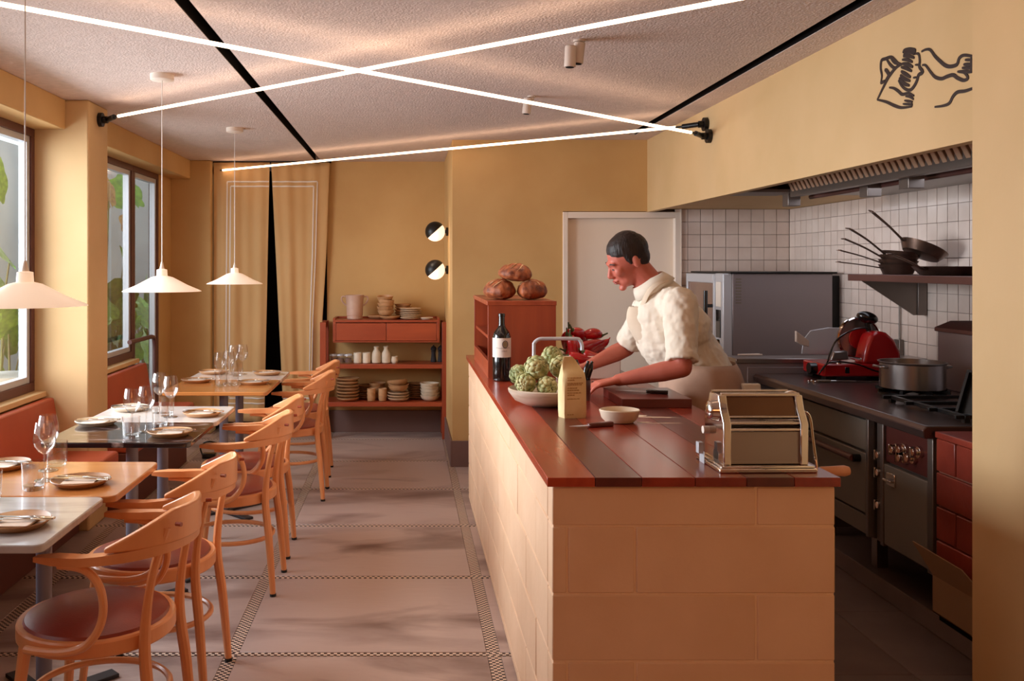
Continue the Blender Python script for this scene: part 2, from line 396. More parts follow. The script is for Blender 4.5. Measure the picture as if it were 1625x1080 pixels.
# ---- kitchen: tiled walls
wb = struct('wall_kitchen_back', G().box(1.139, 3.0, 6.745, 6.9, 0, CZ).box(2.0, 2.8, 6.672, 6.745, 0, 1.875), m_grout, smooth=False)
tw = .0925
tm = G().box(-tw/2+.002, tw/2-.002, -.012, .0, -tw/2+.002, tw/2-.002).mesh('tile', m_tile, False)
def put(me, name, parent, loc, rot=(0, 0, 0), jit=.0):
    o = bpy.data.objects.new(name, me); COL.objects.link(o); o.parent = parent; o.location = loc
    o.rotation_euler = (rot[0]+random.uniform(-jit, jit), rot[1], rot[2]+random.uniform(-jit, jit)); return o
for i in range(9):
    for j in range(10):
        z = 1.875-tw*(j+.5)
        x = 2.79-tw*(i+.5)
        if x > 2.0: put(tm, 'tile', wb, (x, 6.672, z), jit=.012)
wr = struct('wall_right_kitchen', G().box(2.802, 3.0, 2.4, 6.9, 0, CZ), m_grout, smooth=False)
for i in range(26):
    for j in range(11):
        y = 6.655-tw*(i+.5); z = 1.875-tw*(j+.5)
        put(tm, 'tile', wr, (2.802, y, z), (0, 0, -PI/2), jit=.012)
# ---- soffit (kitchen bulkhead)
sf = struct('wall_soffit', G().box(1.755, 1.80, 2.70, 6.70, 1.855, CZ).box(1.80, 3.0, 5.3, 6.67, 1.876, 1.90), m_wall2, smooth=False)
# right-hand pillar and the wall towards the camera
struct('wall_right', G().box(1.70, 3.2, -3, 2.745, 0, CZ), m_wall2, smooth=False)
struct('wall_front', G().box(-2.3, 1.7, -3.1, -3.0, 0, CZ), m_wall, smooth=False)

# mural on the soffit: strokes read from the wall surface, in metres along it
def mur(px, py):
    Y = 1.755*1450/(px-645); return Vector((1.753, Y, 1.47-(py-420)*Y/1450))
def ms(pts, w=2.2, n=5):
    P = [mur(1370+a*180/1495, 60+b*130/1080) for a, b in pts]
    P = smoothpath(P, n); rr = []
    for i, p in enumerate(P):
        t = i/(len(P)-1); rr.append((w*.0023*(.55+.45*math.sin(PI*min(1, max(0, t*1.0)))), .0016))
    return P, rr
strokes = [([(690, 210), (735, 215), (750, 300), (745, 380), (790, 450), (735, 490), (715, 560), (680, 630), (630, 685), (570, 680), (510, 630), (470, 560)], 3.4),
 ([(530, 200), (550, 165), (620, 152), (685, 165), (680, 195)], 3.6), ([(535, 235), (580, 195), (640, 190), (680, 215)], 3.6), ([(535, 245), (610, 240), (680, 265)], 3.2),
 ([(520, 288), (590, 290), (655, 320)], 3.2), ([(520, 340), (590, 350), (660, 385)], 3.6), ([(505, 385), (570, 400), (645, 440)], 3.4),
 ([(505, 440), (560, 475), (630, 520)], 3.6), ([(495, 490), (540, 535), (625, 570)], 3.6), ([(480, 530), (540, 600), (615, 630)], 3.6),
 ([(690, 355), (745, 355)], 2), ([(665, 525), (710, 520)], 2),
 ([(505, 345), (460, 330), (420, 290), (370, 255), (300, 275), (245, 300), (235, 400), (250, 500), (235, 600)], 3.2), ([(235, 600), (290, 565)], 3.2),
 ([(310, 275), (350, 340), (400, 390), (420, 385)], 3), ([(370, 270), (410, 320), (460, 350)], 2.6),
 ([(520, 345), (440, 390), (350, 500), (290, 610), (190, 815)], 3.4), ([(290, 425), (310, 430), (340, 490), (300, 560)], 4),
 ([(190, 815), (310, 845), (420, 895), (510, 920), (645, 905)], 3), ([(350, 655), (410, 665), (470, 705), (520, 745), (600, 730), (675, 765)], 3),
 ([(565, 770), (620, 775), (670, 810)], 2.6), ([(550, 825), (655, 842)], 2.4), ([(530, 870), (655, 878)], 2.4), ([(640, 840), (650, 905)], 1.6),
 ([(775, 180), (830, 155), (890, 160), (950, 240), (1020, 310), (1090, 365), (1160, 378), (1240, 350), (1270, 270), (1330, 230), (1430, 240), (1500, 250)], 3.2),
 ([(785, 360), (830, 365), (900, 460), (960, 520), (1040, 538), (1110, 510), (1190, 490), (1250, 530), (1330, 560), (1385, 530), (1350, 470), (1300, 445)], 3.2),
 ([(1350, 290), (1440, 290)], 2.6), ([(1330, 350), (1440, 350)], 3), ([(1310, 395), (1440, 400)], 2.8), ([(1250, 445), (1440, 450)], 3),
 ([(1430, 250), (1432, 460)], 3), ([(950, 910), (1060, 895), (1140, 860), (1190, 770), (1250, 715), (1350, 700), (1440, 670), (1500, 650)], 3)]
mu = thing('wall_drawing', 'black brush line drawing of a striped-bearded figure with a raised hand on the kitchen bulkhead', 'mural', (1.755, 3.3, 2.1))
for pts, wd in strokes:
    P, rr = ms(pts, wd); g = G(); g.tube([p-Vector((1.755, 3.3, 2.1)) for p in P], [(a[0], a[1]) for a in rr], 6, up=(1, 0, 0))
    g2 = G(); g2.v = [(max(-.006, min(.0015, x)), y, z) for x, y, z in g.v]; g2.f = g.f
    obj('brush_stroke', g2, m_mural, mu)

# ---- left side: pillars, beams, windows
PX = -1.75; BX = -1.88; WX = -2.05
struct('wall_left_pillar', G().box(-2.12, PX, 5.04, 5.36, 0, CZ), m_wall2, bevel=.012)
struct('wall_left_pillar_far', G().box(-2.12, -1.70, 7.95, 8.15, 0, CZ), m_wall, bevel=.012)
struct('wall_left_pillar_near', G().box(-2.12, PX, .9, 1.2, 0, CZ), m_wall2, bevel=.012)
struct('wall_left_solid', G().box(-2.3, -2.0, -3.0, .9, 0, CZ), m_wall, smooth=False)
struct('trim_2', G().box(-2.3, BX, 1.2, 5.04, 2.217, CZ), m_wall, bevel=.006)
struct('trim_3', G().box(-2.3, BX, 5.36, 7.95, 2.217, CZ), m_wall, bevel=.006)
struct('wall_left_low', G().box(-2.12, WX-.02, 1.2, 5.04, 0, .74).box(-2.12, WX-.02, 5.36, 6.8, 0, .74), m_wall, smooth=False)
struct('trim_4', G().box(-2.16, -1.985, 1.2, 5.04, .745, .775).box(-2.16, -1.985, 5.36, 6.80, .745, .775), m_wall2, bevel=.004)
struct('wall_left_jamb', G().box(-2.12, WX, 7.56, 7.95, 0, 2.22), m_wall, smooth=False)
def window(n, y0, y1, z0, z1, mull=()):
    w = struct('window_%d' % n, G().box(-2.115, WX, y0, y1, z0, z0+.05).box(-2.115, WX, y0, y1, z1-.045, z1)
               .box(-2.115, WX, y0, y0+.045, z0+.05, z1-.045).box(-2.115, WX, y1-.045, y1, z0+.05, z1-.045), m_frame, bevel=.003)
    ed = [y0+.045]+[q for m in mull for q in (m-.03, m+.03)]+[y1-.045]
    for m in mull: obj('mullion', G().box(-2.115, WX, m-.03, m+.03, z0+.05, z1-.045), m_frame, w, bevel=.003)
    for i in range(0, len(ed), 2):
        a, b = ed[i], ed[i+1]; q = .035
        obj('sash', G().box(-2.105, WX-.01, a, a+q, z0+.05, z1-.045).box(-2.105, WX-.01, b-q, b, z0+.05, z1-.045)
            .box(-2.105, WX-.01, a+q, b-q, z0+.05, z0+.05+q).box(-2.105, WX-.01, a+q, b-q, z1-.045-q, z1-.045), m_alu, w, bevel=.002)
        obj('pane', G().box(-2.086, -2.082, a+q, b-q, z0+.05+q, z1-.045-q), m_glass, w, smooth=False)
    return w
window(1, 3.1, 5.04, .775, 2.217, ()); window(2, 1.2, 3.1, .775, 2.217, ())
window(3, 5.36, 6.86, .775, 2.217, ()); window(4, 6.86, 7.56, .0, 2.217, ())
tag(obj('handrail', G().tube(smoothpath([(-1.985, 6.55, .915), (-1.975, 6.9, .915), (-1.97, 7.08, .912), (-1.97, 7.14, .87), (-1.97, 7.15, .7), (-1.97, 7.15, 0)], 6), .017, 10), m_frame), 'brown bent pipe handrail in front of the tall glass pane', 'handrail')

# ---- courtyard outside
struct('wall_courtyard', G().box(-4.1, -4.0, 6.0, 12.5, -.2, 2.7).box(-4.1, -2.3, 12.4, 12.5, -.2, 2.9), m_ext, smooth=False)
struct('floor_courtyard', G().box(-4.0, -2.3, -1, 12.4, -.2, -.12), m_extfloor)
def leafmesh(kind, seed):
    r = random.Random(seed); g = G()
    if kind == 'lobed':
        pts = []; n = 30
        for k in range(n+1):
            a = -PI*.93+2*PI*.93*k/n
            rad = .5+.30*math.cos(a)+.17*abs(math.sin(3.5*a+.3))*(1.1 if abs(a) < 2.4 else .6)
            pts.append((rad*math.sin(a)*.82, rad*math.cos(a)))
        vs = [(0, -.02, 0)]+[(x, y, -.16*(x*x+y*y)+.05*math.sin(5*x+seed)) for x, y in pts]
        fs = [(0, k+1, k+2) for k in range(n)]
    else:
        pts = []; 
        for k in range(12):
            t = k/11; pts.append((.16*math.sin(PI*t)**.8*(1-.35*t), t))
        vs = []; fs = []
        for x, y in pts: vs += [(-x, y, -.25*y*y+.04), (0, y, -.25*y*y), (x, y, -.25*y*y+.04)]
        for k in range(11): fs += [(k*3, k*3+1, k*3+4, k*3+3), (k*3+1, k*3+2, k*3+5, k*3+4)]
    g.add(vs, fs); me = g.mesh('leaf', m_leaf, True, 80); return me
LM = [leafmesh('lobed', s) for s in (1, 2)]; SM = [leafmesh('long', 3)]
LMY = LM[0].copy(); LMY.materials.clear(); LMY.materials.append(m_leaf_y)
def plant(label, base, stems, seed, dense=6, size=.2):
    t = thing('philodendron' , label, 'plant', base, 0, 'courtyard plants behind the windows'); r = random.Random(seed)
    for (tip, leaves) in stems:
        p1 = Vector(tip)-Vector(base); mid = p1*.5+Vector((r.uniform(-.08, .08), r.uniform(-.1, .1), .05))
        path = smoothpath([(r.uniform(-.05, .05), r.uniform(-.05, .05), 0), mid, p1], 6)
        obj('stem', G().tube(path, [.014-.008*i/len(path) for i in range(len(path))], 6), m_vine, t)
        for (s, ty) in leaves:
            me = LMY if ty == 'y' else (SM[0] if ty == 's' else r.choice(LM))
            o = bpy.data.objects.new('leaf', me); COL.objects.link(o); o.parent = t; o.location = p1+Vector((0, r.uniform(-.03, .03), 0)); o.scale = (s, s, s)
            o.rotation_euler = (r.uniform(.9, 1.7), r.uniform(-.5, .5), r.uniform(.2, 1.4)+PI*.15)
    for k in range(dense):
        me = r.choice(LM+SM); s = r.uniform(.6, 1.2)*size
        o = bpy.data.objects.new('leaf', me); COL.objects.link(o); o.parent = t; o.scale = (s, s, s)
        h = r.uniform(.35, 1.35); q = Vector((r.uniform(-.22, .22), r.uniform(-.6, .8), h)); o.location = q
        o.rotation_euler = (r.uniform(.5, 1.8), r.uniform(-.7, .7), r.uniform(0, 6.3))
        obj('stem', G().tube([(q.x*.2, q.y*.2, 0), (q.x*.6, q.y*.6, h*.6), q], [.007, .006, .004], 5), m_vine, t)
    return t
plant('lobed green philodendron behind the near left window', (-2.75, 6.0, -.12),
      [((-2.7, 6.0, 1.95), [(.26, 'l')]), ((-2.65, 6.1, 1.50), [(.2, 'l')]), ((-2.6, 5.9, 1.28), [(.25, 'l')]), ((-2.7, 6.2, 1.0), [(.22, 'l')]), ((-2.62, 5.75, .9), [(.2, 'l')])], 3, 30, .24)
plant('tall philodendron with one yellowed leaf behind the second left window', (-2.85, 8.3, -.12),
      [((-2.85, 8.75, 2.08), [(.26, 'y')]), ((-2.8, 9.3, 2.12), [(.34, 'l')]), ((-2.8, 9.2, 1.84), [(.18, 'y')]), ((-2.75, 9.0, 1.45), [(.22, 's')]), ((-2.8, 9.2, 1.35), [(.28, 'l')]),
       ((-2.8, 8.4, 1.2), [(.25, 's')]), ((-2.7, 8.2, 1.0), [(.3, 'l')]), ((-2.7, 9.2, .95), [(.3, 's')]), ((-2.75, 8.5, .8), [(.32, 'l')])], 5, 40, .28)
plant('low leafy philodendron below the tall glass pane', (-2.75, 10.0, -.12),
      [((-2.7, 9.5, .9), [(.3, 's')]), ((-2.7, 9.9, .7), [(.28, 's')]), ((-2.6, 9.3, .55), [(.3, 'l')]), ((-2.7, 10, 1.05), [(.3, 'l')])], 8, 26, .28)
tt = thing('garden_table', 'round pale garden table outside the near window', 'table', (-2.52, 5.75, -.12))
obj('tabletop', G().cyl((0, 0, .87), (0, 0, .90), .22, n=32), m_ext, tt); obj('leg', G().cyl((0, 0, 0), (0, 0, .87), .03, n=12), m_ext, tt); obj('base', G().cyl((0, 0, 0), (0, 0, .02), .18, n=24), m_ext, tt)
# ================================================================== BANQUETTE
m_benchbase = mat('dark red base board', rgb(96, 46, 34), rough=.6)
def banquette(label, y0, y1, bx_, grp='banquette along the windows'):
    t = thing('banquette', label, 'bench', (-1.8, (y0+y1)/2, 0), 0, grp); h = (y1-y0)/2
    obj('base', G().box(-.16, bx_, -h, h, 0, .36), m_benchbase, t, bevel=.006)
    obj('seat', G().box(-.18, .22, -h, h, .36, .45), m_bench, t, bevel=.02, seg=3)
    obj('backrest', G().prism([(-.19, .45), (-.19, .74), (-.14, .74), (-.09, .45)], -h, h), m_bench, t, bevel=.008)
banquette('terracotta upholstered banquette below the near window', 1.25, 5.03, .0)
banquette('terracotta upholstered banquette below the second window', 5.37, 6.82, .16)

# ================================================================== TABLES
def rrect(x0, x1, y0, y1, r, n=5):
    pts = []
    for cx, cy, a0 in ((x1-r, y1-r, 0), (x0+r, y1-r, PI/2), (x0+r, y0+r, PI), (x1-r, y0+r, 1.5*PI)):
        for k in range(n+1): a = a0+PI/2*k/n; pts.append((cx+r*math.cos(a), cy+r*math.sin(a)))
    return pts
def table(label, x0, x1, y0, y1, m, th=.022):
    cx, cy = (x0+x1)/2, (y0+y1)/2; t = thing('dining_table', label, 'table', (cx, cy, 0), 0, 'two-seat tables along the banquette')
    obj('tabletop', G().prism(rrect(x0-cx, x1-cx, y0-cy, y1-cy, .028), .75-th, .75, 'z'), m, t, bevel=.004, seg=2)
    obj('leg', G().cyl((0, 0, .012), (0, 0, .72), .026, n=20), m_leg, t)
    obj('mounting_plate', G().box(-.16, .16, -.16, .16, .718, .727), m_legbase, t)
    g = G()
    for a in (PI/4, -PI/4): g.box(-.26, .26, -.028, .028, 0, .014, Matrix.Rotation(a, 3, 'Z'), (0, 0, .007))
    obj('base', g, m_legbase, t, bevel=.002)
    return t
table('grey marble two-seat table nearest the camera', -1.55, -.935, 2.345, 2.838, m_marble)
table('honey wood two-seat table touching the grey marble one', -1.55, -.905, 2.845, 3.345, m_tablewood)
table('black veined marble two-seat table in the middle', -1.49, -.878, 3.70, 4.186, m_marble_d)
table('white marble two-seat table against the black veined one', -1.49, -.870, 4.192, 4.655, m_marble_w)
table('honey wood two-seat table of the farthest pair', -1.39, -.79, 5.17, 5.735, m_tablewood)
table('white marble two-seat table by the curtain', -1.39, -.785, 5.742, 6.16, m_marble_w)

# ================================================================== CHAIRS
def make_chair():
    t = thing('bentwood_armchair', '', 'chair', (0, 0, 0), 0, 'bentwood armchairs facing the banquette')
    obj('seat_ring', G().lathe([(.20, .405), (.219, .405), (.223, .41), (.223, .445), (.219, .45), (.20, .45), (.195, .43)], 40, caps=False), m_beech, t)
    obj('seat_cushion', G().lathe([(.0, .43), (.20, .43), (.206, .448), (.200, .458), (.17, .470), (.11, .480), (.04, .484), (0, .485)], 36), m_leather, t, label='oxblood leather cushion')
    def leg(path, rad, nm='leg'):
        o = obj(nm, G().tube(smoothpath(path, 5), rad, 10), m_beech, t); return o
    for s in (-1, 1):
        n = 16
        o = leg([(.235, s*.160, .0), (.215, s*.150, .25), (.197, s*.138, .43), (.215, s*.135, .60), (.255, s*.128, .745)], [.0125+.005*math.sin(PI*min(1, i/15*1.1)) for i in range(21)])
        obj('foot_cap', G().cyl((.2352, s*.16, 0), (.2345, s*.1597, .012), .0145, n=10), m_black, o)
        o = leg([(-.185, s*.178, 0), (-.165, s*.160, .22), (-.145, s*.142, .41)], [.012+.0065*i/10 for i in range(11)])
        obj('foot_cap', G().cyl((-.185, s*.178, 0), (-.184, s*.177, .012), .014, n=10), m_black, o)
        obj('arm_bow', G().tube(smoothpath([(-.01, s*.222, .662), (.06, s*.226, .655), (.105, s*.232, .62), (.122, s*.236, .56), (.11, s*.238, .50), (.07, s*.237, .452), (.01, s*.234, .432), (-.06, s*.224, .427), (-.11, s*.208, .425)], 5), .0115, 10), m_beech, t)
    ring = [(.195*math.cos(2*PI*k/40)+.012, .195*math.sin(2*PI*k/40)*.92, .235) for k in range(40)]
    obj('stretcher_hoop', G().tube(ring, (.010), 8, closed=True), m_beech, t)
    # arm rail: horseshoe
    path = [(-.075, .222, 0), (.04, .228, 0)]; 
    for k in range(0, 25):
        a = PI/2-PI*k/24; path.append((.055+.225*math.cos(a)*1.0, .229*math.sin(a), 0))
    path += [(.04, -.228, 0), (-.075, -.222, 0)]
    P = [Vector((x, y, .678+(0.012*max(0, (x-.05)/.23)))) for x, y, _ in smoothpath(path, 2)]
    N = len(P); ws = []; hs = []
    for i, p in enumerate(P):
        f = max(0, min(1, (p.x-.02)/.16)); e = min(i, N-1-i)
        ws.append((.046-.018*f)*(.55 if e == 0 else 1)); hs.append((.022+.006*f)*(.6 if e == 0 else 1))
    obj('arm_rail', G().rect_sweep(P, ws, hs), m_beech, t, bevel=.006, seg=3, angle=50)
    # crest board standing on the rail
    cp = []; cw = []; ch = []
    for k in range(29):
        a = math.radians(74)*(1-2*k/28); u = abs(a)/math.radians(74)
        h = .012+.080*(1-max(0, (u-.34)/.66)**1.2) if u > .34 else .092
        lean = .012*(1-u)
        cp.append((.055+.225*math.cos(a)+lean, .229*math.sin(a), .70+h/2-.002)); cw.append(.021); ch.append(h)
    o = obj('crest_rail', G().rect_sweep(cp, cw, ch), m_beech, t, bevel=.005, seg=3, angle=50)
    for s in (-1, 1): obj('peg', G().cyl((.283, s*.128, .755), (.300, s*.133, .755), .006, n=10), m_redwood, t)
    return t
chairs = [((-.905, 2.68), -.10, 'bentwood armchair nearest the camera, at the grey marble table'),
          ((-.905, 3.25), -.06, 'second bentwood armchair from the camera, at the honey wood table'),
          ((-.824, 4.22), -.02, 'third bentwood armchair, at the black veined marble table'),
          ((-.833, 4.73), .02, 'fourth bentwood armchair, at the white marble table in the middle'),
          ((-.755, 5.85), .0, 'fifth bentwood armchair, at the far honey wood table'),
          ((-.775, 6.48), .03, 'farthest bentwood armchair, by the curtain')]
c0 = make_chair()
for i, ((x, y), r, lb) in enumerate(chairs):
    c = c0 if i == 0 else dup(c0)
    c.location = (x, y, 0); c.rotation_euler = (0, 0, r); c['label'] = lb

# ================================================================== TABLEWARE
def wineglass():
    t = thing('wine_glass', '', 'glass', (0, 0, 0), 0, 'wine glasses on the tables')
    obj('bowl', G().lathe([(.004, .088), (.018, .096), (.032, .116), (.037, .135), (.034, .165), (.028, .195), (.0270, .195), (.033, .165), (.0358, .135), (.031, .117), (.017, .098), (0, .092)], 24, caps=False), m_ware, t, angle=60)
    obj('stem', G().lathe([(.033, 0), (.033, .0015), (.012, .004), (.004, .010), (.0032, .05), (.004, .090)], 20), m_ware_solid, t, angle=60)
    return t
def tumbler():
    t = thing('tumbler', '', 'glass', (0, 0, 0), 0, 'water tumblers on the tables')
    obj('wall', G().lathe([(.034, .014), (.0375, .088), (.0362, .088), (.0325, .014)], 24, caps=False), m_ware, t)
    obj('base', G().lathe([(.030, 0), (.033, .004), (.0338, .014), (.02, .012), (0, .011)], 24), m_ware_solid, t)
    return t
W0 = wineglass(); T0 = tumbler(); TZ = .7503; fw = ft = True
wl = [(-1.208, 3.05, 'front wine glass on the honey wood table'), (-1.255, 3.20, 'rear wine glass on the honey wood table'),
      (-1.165, 3.88, 'left wine glass on the black veined table'), (-1.125, 3.95, 'right wine glass on the black veined table'),
      (-1.20, 4.44, 'left wine glass on the middle white marble table'), (-1.115, 4.32, 'right wine glass on the middle white marble table'),
      (-1.125, 5.50, 'left wine glass on the far honey wood table'), (-1.085, 5.58, 'right wine glass on the far honey wood table'),
      (-1.130, 5.98, 'left wine glass on the white table by the curtain'), (-1.08, 6.02, 'right wine glass on the white table by the curtain')]
for i, (x, y, l) in enumerate(wl):
    o = W0 if i == 0 else dup(W0); o.location = (x, y, TZ); o['label'] = l
tl = [(-1.196, 2.93, 'water tumbler at the seam of the marble and honey tables'), (-1.255, 3.28, 'water tumbler behind the wine glasses on the honey table'),
      (-1.278, 2.80, 'water tumbler cut by the left edge on the grey marble'), (-1.148, 3.81, 'front water tumbler on the black veined table'),
      (-1.10, 4.08, 'rear water tumbler on the black veined table'), (-1.145, 4.36, 'water tumbler on the middle white marble table'),
      (-1.10, 5.42, 'water tumbler on the far honey wood table'), (-1.04, 5.47, 'second water tumbler on the far honey wood table'), (-1.10, 5.92, 'water tumbler on the white table by the curtain')]
for i, (x, y, l) in enumerate(tl):
    o = T0 if i == 0 else dup(T0); o.location = (x, y, TZ); o['label'] = l
PR = [(.0, .004), (.06, .004), (.065, 0), (.072, 0), (.088, .012), (.093, .018), (.091, .020), (.078, .012), (.05, .009), (0, .009)]
def plateobj(label, x, y, z, m, r=1, seed=0, name='side_plate', grp='side plates on the tables', wob=.02):
    o = obj(name, G().lathe([(a*r, b) for a, b in PR[1:]], 32, wob=wob, seed=seed), m, loc=(x, y, z)); tag(o, label, 'plate', grp); return o
pls = [(-1.075, 2.52, m_platewood, 'brown side plate on the grey marble table'), (-1.07, 3.0, m_platewood, 'brown side plate at the chair side of the near honey table'),
       (-1.43, 3.24, m_platewood, 'brown side plate at the window side of the near honey table'), (-1.40, 4.13, m_ceramic_w, 'pale side plate at the window side of the black veined table'),
       (-1.00, 3.87, m_ceramic_t, 'tan side plate at the chair side of the black veined table'), (-1.37, 4.53, m_ceramic_w, 'pale side plate at the window side of the middle white table'),
       (-.975, 4.37, m_ceramic_t, 'tan side plate at the chair side of the middle white table'), (-1.29, 5.62, m_ceramic_t, 'tan side plate at the window side of the far honey table'),
       (-.925, 5.53, m_ceramic_t, 'tan side plate at the chair side of the far honey table'), (-1.28, 6.05, m_ceramic_t, 'tan side plate at the window side of the table by the curtain'),
       (-.915, 6.0, m_ceramic_t, 'tan side plate at the chair side of the table by the curtain')]
fork = knife = None
def make_fork():
    t = thing('fork', '', 'fork', (0, 0, 0), 0, 'cutlery on the side plates')
    obj('handle', G().rect_sweep([(-.10, 0, 0), (-.05, 0, .003), (.0, 0, .004), (.03, 0, .004)], [.013, .010, .006, .006], [.0025]*4), m_chrome, t, bevel=.0008)
    g = G().box(.028, .048, -.011, .011, .002, .005)
    for k in range(4): g.box(.047, .088, -.011+k*.0061, -.0075+k*.0061, .002, .0045)
    obj('head', g, m_chrome, t); return t
def make_knife():
    t = thing('table_knife', '', 'knife', (0, 0, 0), 0, 'cutlery on the side plates')
    obj('handle', G().rect_sweep([(-.10, 0, .002), (-.04, 0, .003), (.0, 0, .003)], [.014, .013, .009], [.006, .006, .004]), m_chrome, t, bevel=.0015)
    obj('blade', G().prism([(0, -.005), (.09, -.007), (.105, .002), (.09, .007), (0, .005)], .0018, .0036, 'z'), m_chrome, t); return t
F0 = make_fork(); K0 = make_knife()
for i, (x, y, m, l) in enumerate(pls):
    plateobj(l, x, y, TZ, m, 1.0, i)
    nap = obj('napkin', G().prism([(-.055, -.05), (.05, -.055), (.055, .045), (-.05, .052)], .0105, .0150, 'z'), m_napkin, loc=(x, y, TZ), rot=(0, 0, .2*math.sin(i*2)), bevel=.002)
    tag(nap, 'pale napkin on plate '+l.split('side plate ')[-1], 'napkin', 'napkins on the side plates')
    if True:
        a = F0 if i == 0 else dup(F0); a.location = (x-.004, y-.012, TZ+.0185); a.rotation_euler = (0, 0, PI+.12*math.sin(i*3+1)); a['label'] = 'steel fork on plate '+l.split('side plate ')[-1]
        b = K0 if i == 0 else dup(K0); b.location = (x+.004, y+.014, TZ+.0185); b.rotation_euler = (0, 0, PI-.1+.1*math.sin(i*5)); b['label'] = 'steel table knife on plate '+l.split('side plate ')[-1]

# ================================================================== PENDANTS, TUBES, LAMPS
def pendant(label, x, y):
    t = thing('pendant_lamp', label, 'lamp', (x, y, CZ), 0, 'opal pendant lamps over the tables'); z = 1.345-CZ
    obj('canopy', G().lathe([(.056, 0), (.056, -.026), (.05, -.03), (0, -.03)], 32), m_white, t)
    obj('cord', G().cyl((0, 0, -.03), (0, 0, z+.135), .0022, n=6), m_cord, t)
    obj('shade', G().lathe([(.014, z+.105), (.024, z+.102), (.026, z+.072), (.05, z+.066), (.12, z+.028), (.180, z+.002), (.185, z-.002), (.178, z-.002), (.118, z+.022), (.05, z+.060), (.02, z+.066), (.014, z+.07)], 56, caps=False), m_opal, t, angle=60)
    obj('cord_grip', G().cyl((0, 0, z+.100), (0, 0, z+.138), .013, .004, n=14), m_white, t)
    obj('bulb', G().ell((0, 0, z+.035), (.024, .024, .026)), m_globe, t)
    l = bpy.data.lights.new('pendant_bulb_light', 'POINT'); l.energy = 3.2; l.color = (1, .74, .5); l.shadow_soft_size = .03
    o = bpy.data.objects.new('pendant_bulb_light', l); COL.objects.link(o); o.location = (x, y, 1.325)
pendant('opal pendant lamp nearest the camera, cut by the left edge', -1.177, 2.82)
pendant('opal pendant lamp in the middle, over the white marble table', -1.169, 4.37)
pendant('farthest opal pendant lamp, in front of the curtain', -1.143, 6.08)

def ledtube(label, a, b, ea, eb, na, nb):
    A, B = Vector(a), Vector(b); d = (B-A).normalized(); t = thing('light_tube', label, 'light', A, 0, 'long light tubes under the ceiling')
    obj('tube', G().cyl(d*ea, (B-A)-d*eb, .0080, n=14), m_tube, t)
    for P, q, nn, e in ((Vector((0, 0, 0)), d, Vector(na), ea), (B-A, -d, Vector(nb), eb)):
        f = obj('end_mount', G().cyl(P, P+nn*.022, .040, n=24).cyl(P+nn*.02, P+nn*.05, .020, n=16), m_black, t)
        s = P+nn*.045
        obj('arm', G().cyl(s, P+q*(e-.045), .015, n=12).cyl(P+q*(e-.05), P+q*(e+.004), .006, n=8), m_black, f)
ledtube('light tube from the left pillar to the upper right corner', (PX+.001, 5.2, 2.295), (1.699, 2.19, 2.28), .20, .2, (1, 0, 0), (-1, 0, 0))
ledtube('light tube from the upper left to the kitchen bulkhead, lower mount', (BX+.001, 2.37, 2.30), (1.753, 5.27, 2.212), .2, .19, (1, 0, 0), (-1, 0, 0))
ledtube('light tube from the curtain corner to the kitchen bulkhead, upper mount', (-1.699, 8.06, 2.297), (1.753, 5.33, 2.289), .12, .19, (1, 0, 0), (-1, 0, 0))

def sconce(label, z):
    t = thing('globe_sconce', label, 'lamp', (.335, 7.3, z), 0, 'globe wall lamps beside the shelf')
    obj('wall_mount', G().cyl((-.001, 0, 0), (-.02, 0, 0), .034, n=20), m_black, t)
    obj('arm', G().cyl((-.018, 0, 0), (-.045, 0, 0), .014, n=12), m_black, t)
    R = Matrix.Rotation(math.radians(-42), 3, 'Y'); c = Vector((-.105, 0, 0))
    # two half spheres split along a slanted plane
    up = []; n = 32
    for half, m, nm, rr in ((1, m_black, 'shade', .081), (-1, m_globe, 'globe', .078)):
        prof = [(rr*math.sin(PI/2*k/10), half*rr*math.cos(PI/2*k/10)) for k in range(11)]
        obj(nm, G().lathe(prof, n, c=c, M=R), m, t, angle=60)
    l = bpy.data.lights.new('sconce_light', 'POINT'); l.energy = 1.2; l.color = (1, .78, .58); l.shadow_soft_size = .05
    o = bpy.data.objects.new('sconce_light', l); COL.objects.link(o); o.location = (.12, 7.18, z-.12)
sconce('upper black and white globe wall lamp', 1.735); sconce('lower black and white globe wall lamp', 1.43)

def spots(label, x, y, tilt, double):
    t = thing('ceiling_spotlight', label, 'lamp', (x, y, CZ), 0, 'cylinder spotlights on the ceiling')
    obj('stem', G().cyl((.02, 0, 0), (.02, 0, -.03), .012, n=12).cyl((.02, 0, 0), (.02, 0, -.008), .024, n=20), m_spot, t)
    for k, dx in enumerate((.022, -.02) if double else (0.0,)):
        R = Matrix.Rotation(tilt*(1 if k == 0 else .4), 3, 'Y')
        z0 = -.012-.02*k; c0 = Vector((dx, -.03*k, z0)); c1 = c0+R@Vector((0, 0, -.085))
        h = obj('lamp_head', G().cyl(c0, c1, .023, n=24), m_spot, t, bevel=.002)
        obj('lens', G().cyl(c1-(c1-c0)*.02, c1+(c1-c0)*.015, .017, n=20), m_dark, h)
spots('pair of putty cylinder spotlights on the ceiling, nearer the camera', .68, 3.70, .12, True)
spots('single putty cylinder spotlight on the ceiling, farther away', .655, 4.93, .1, False)

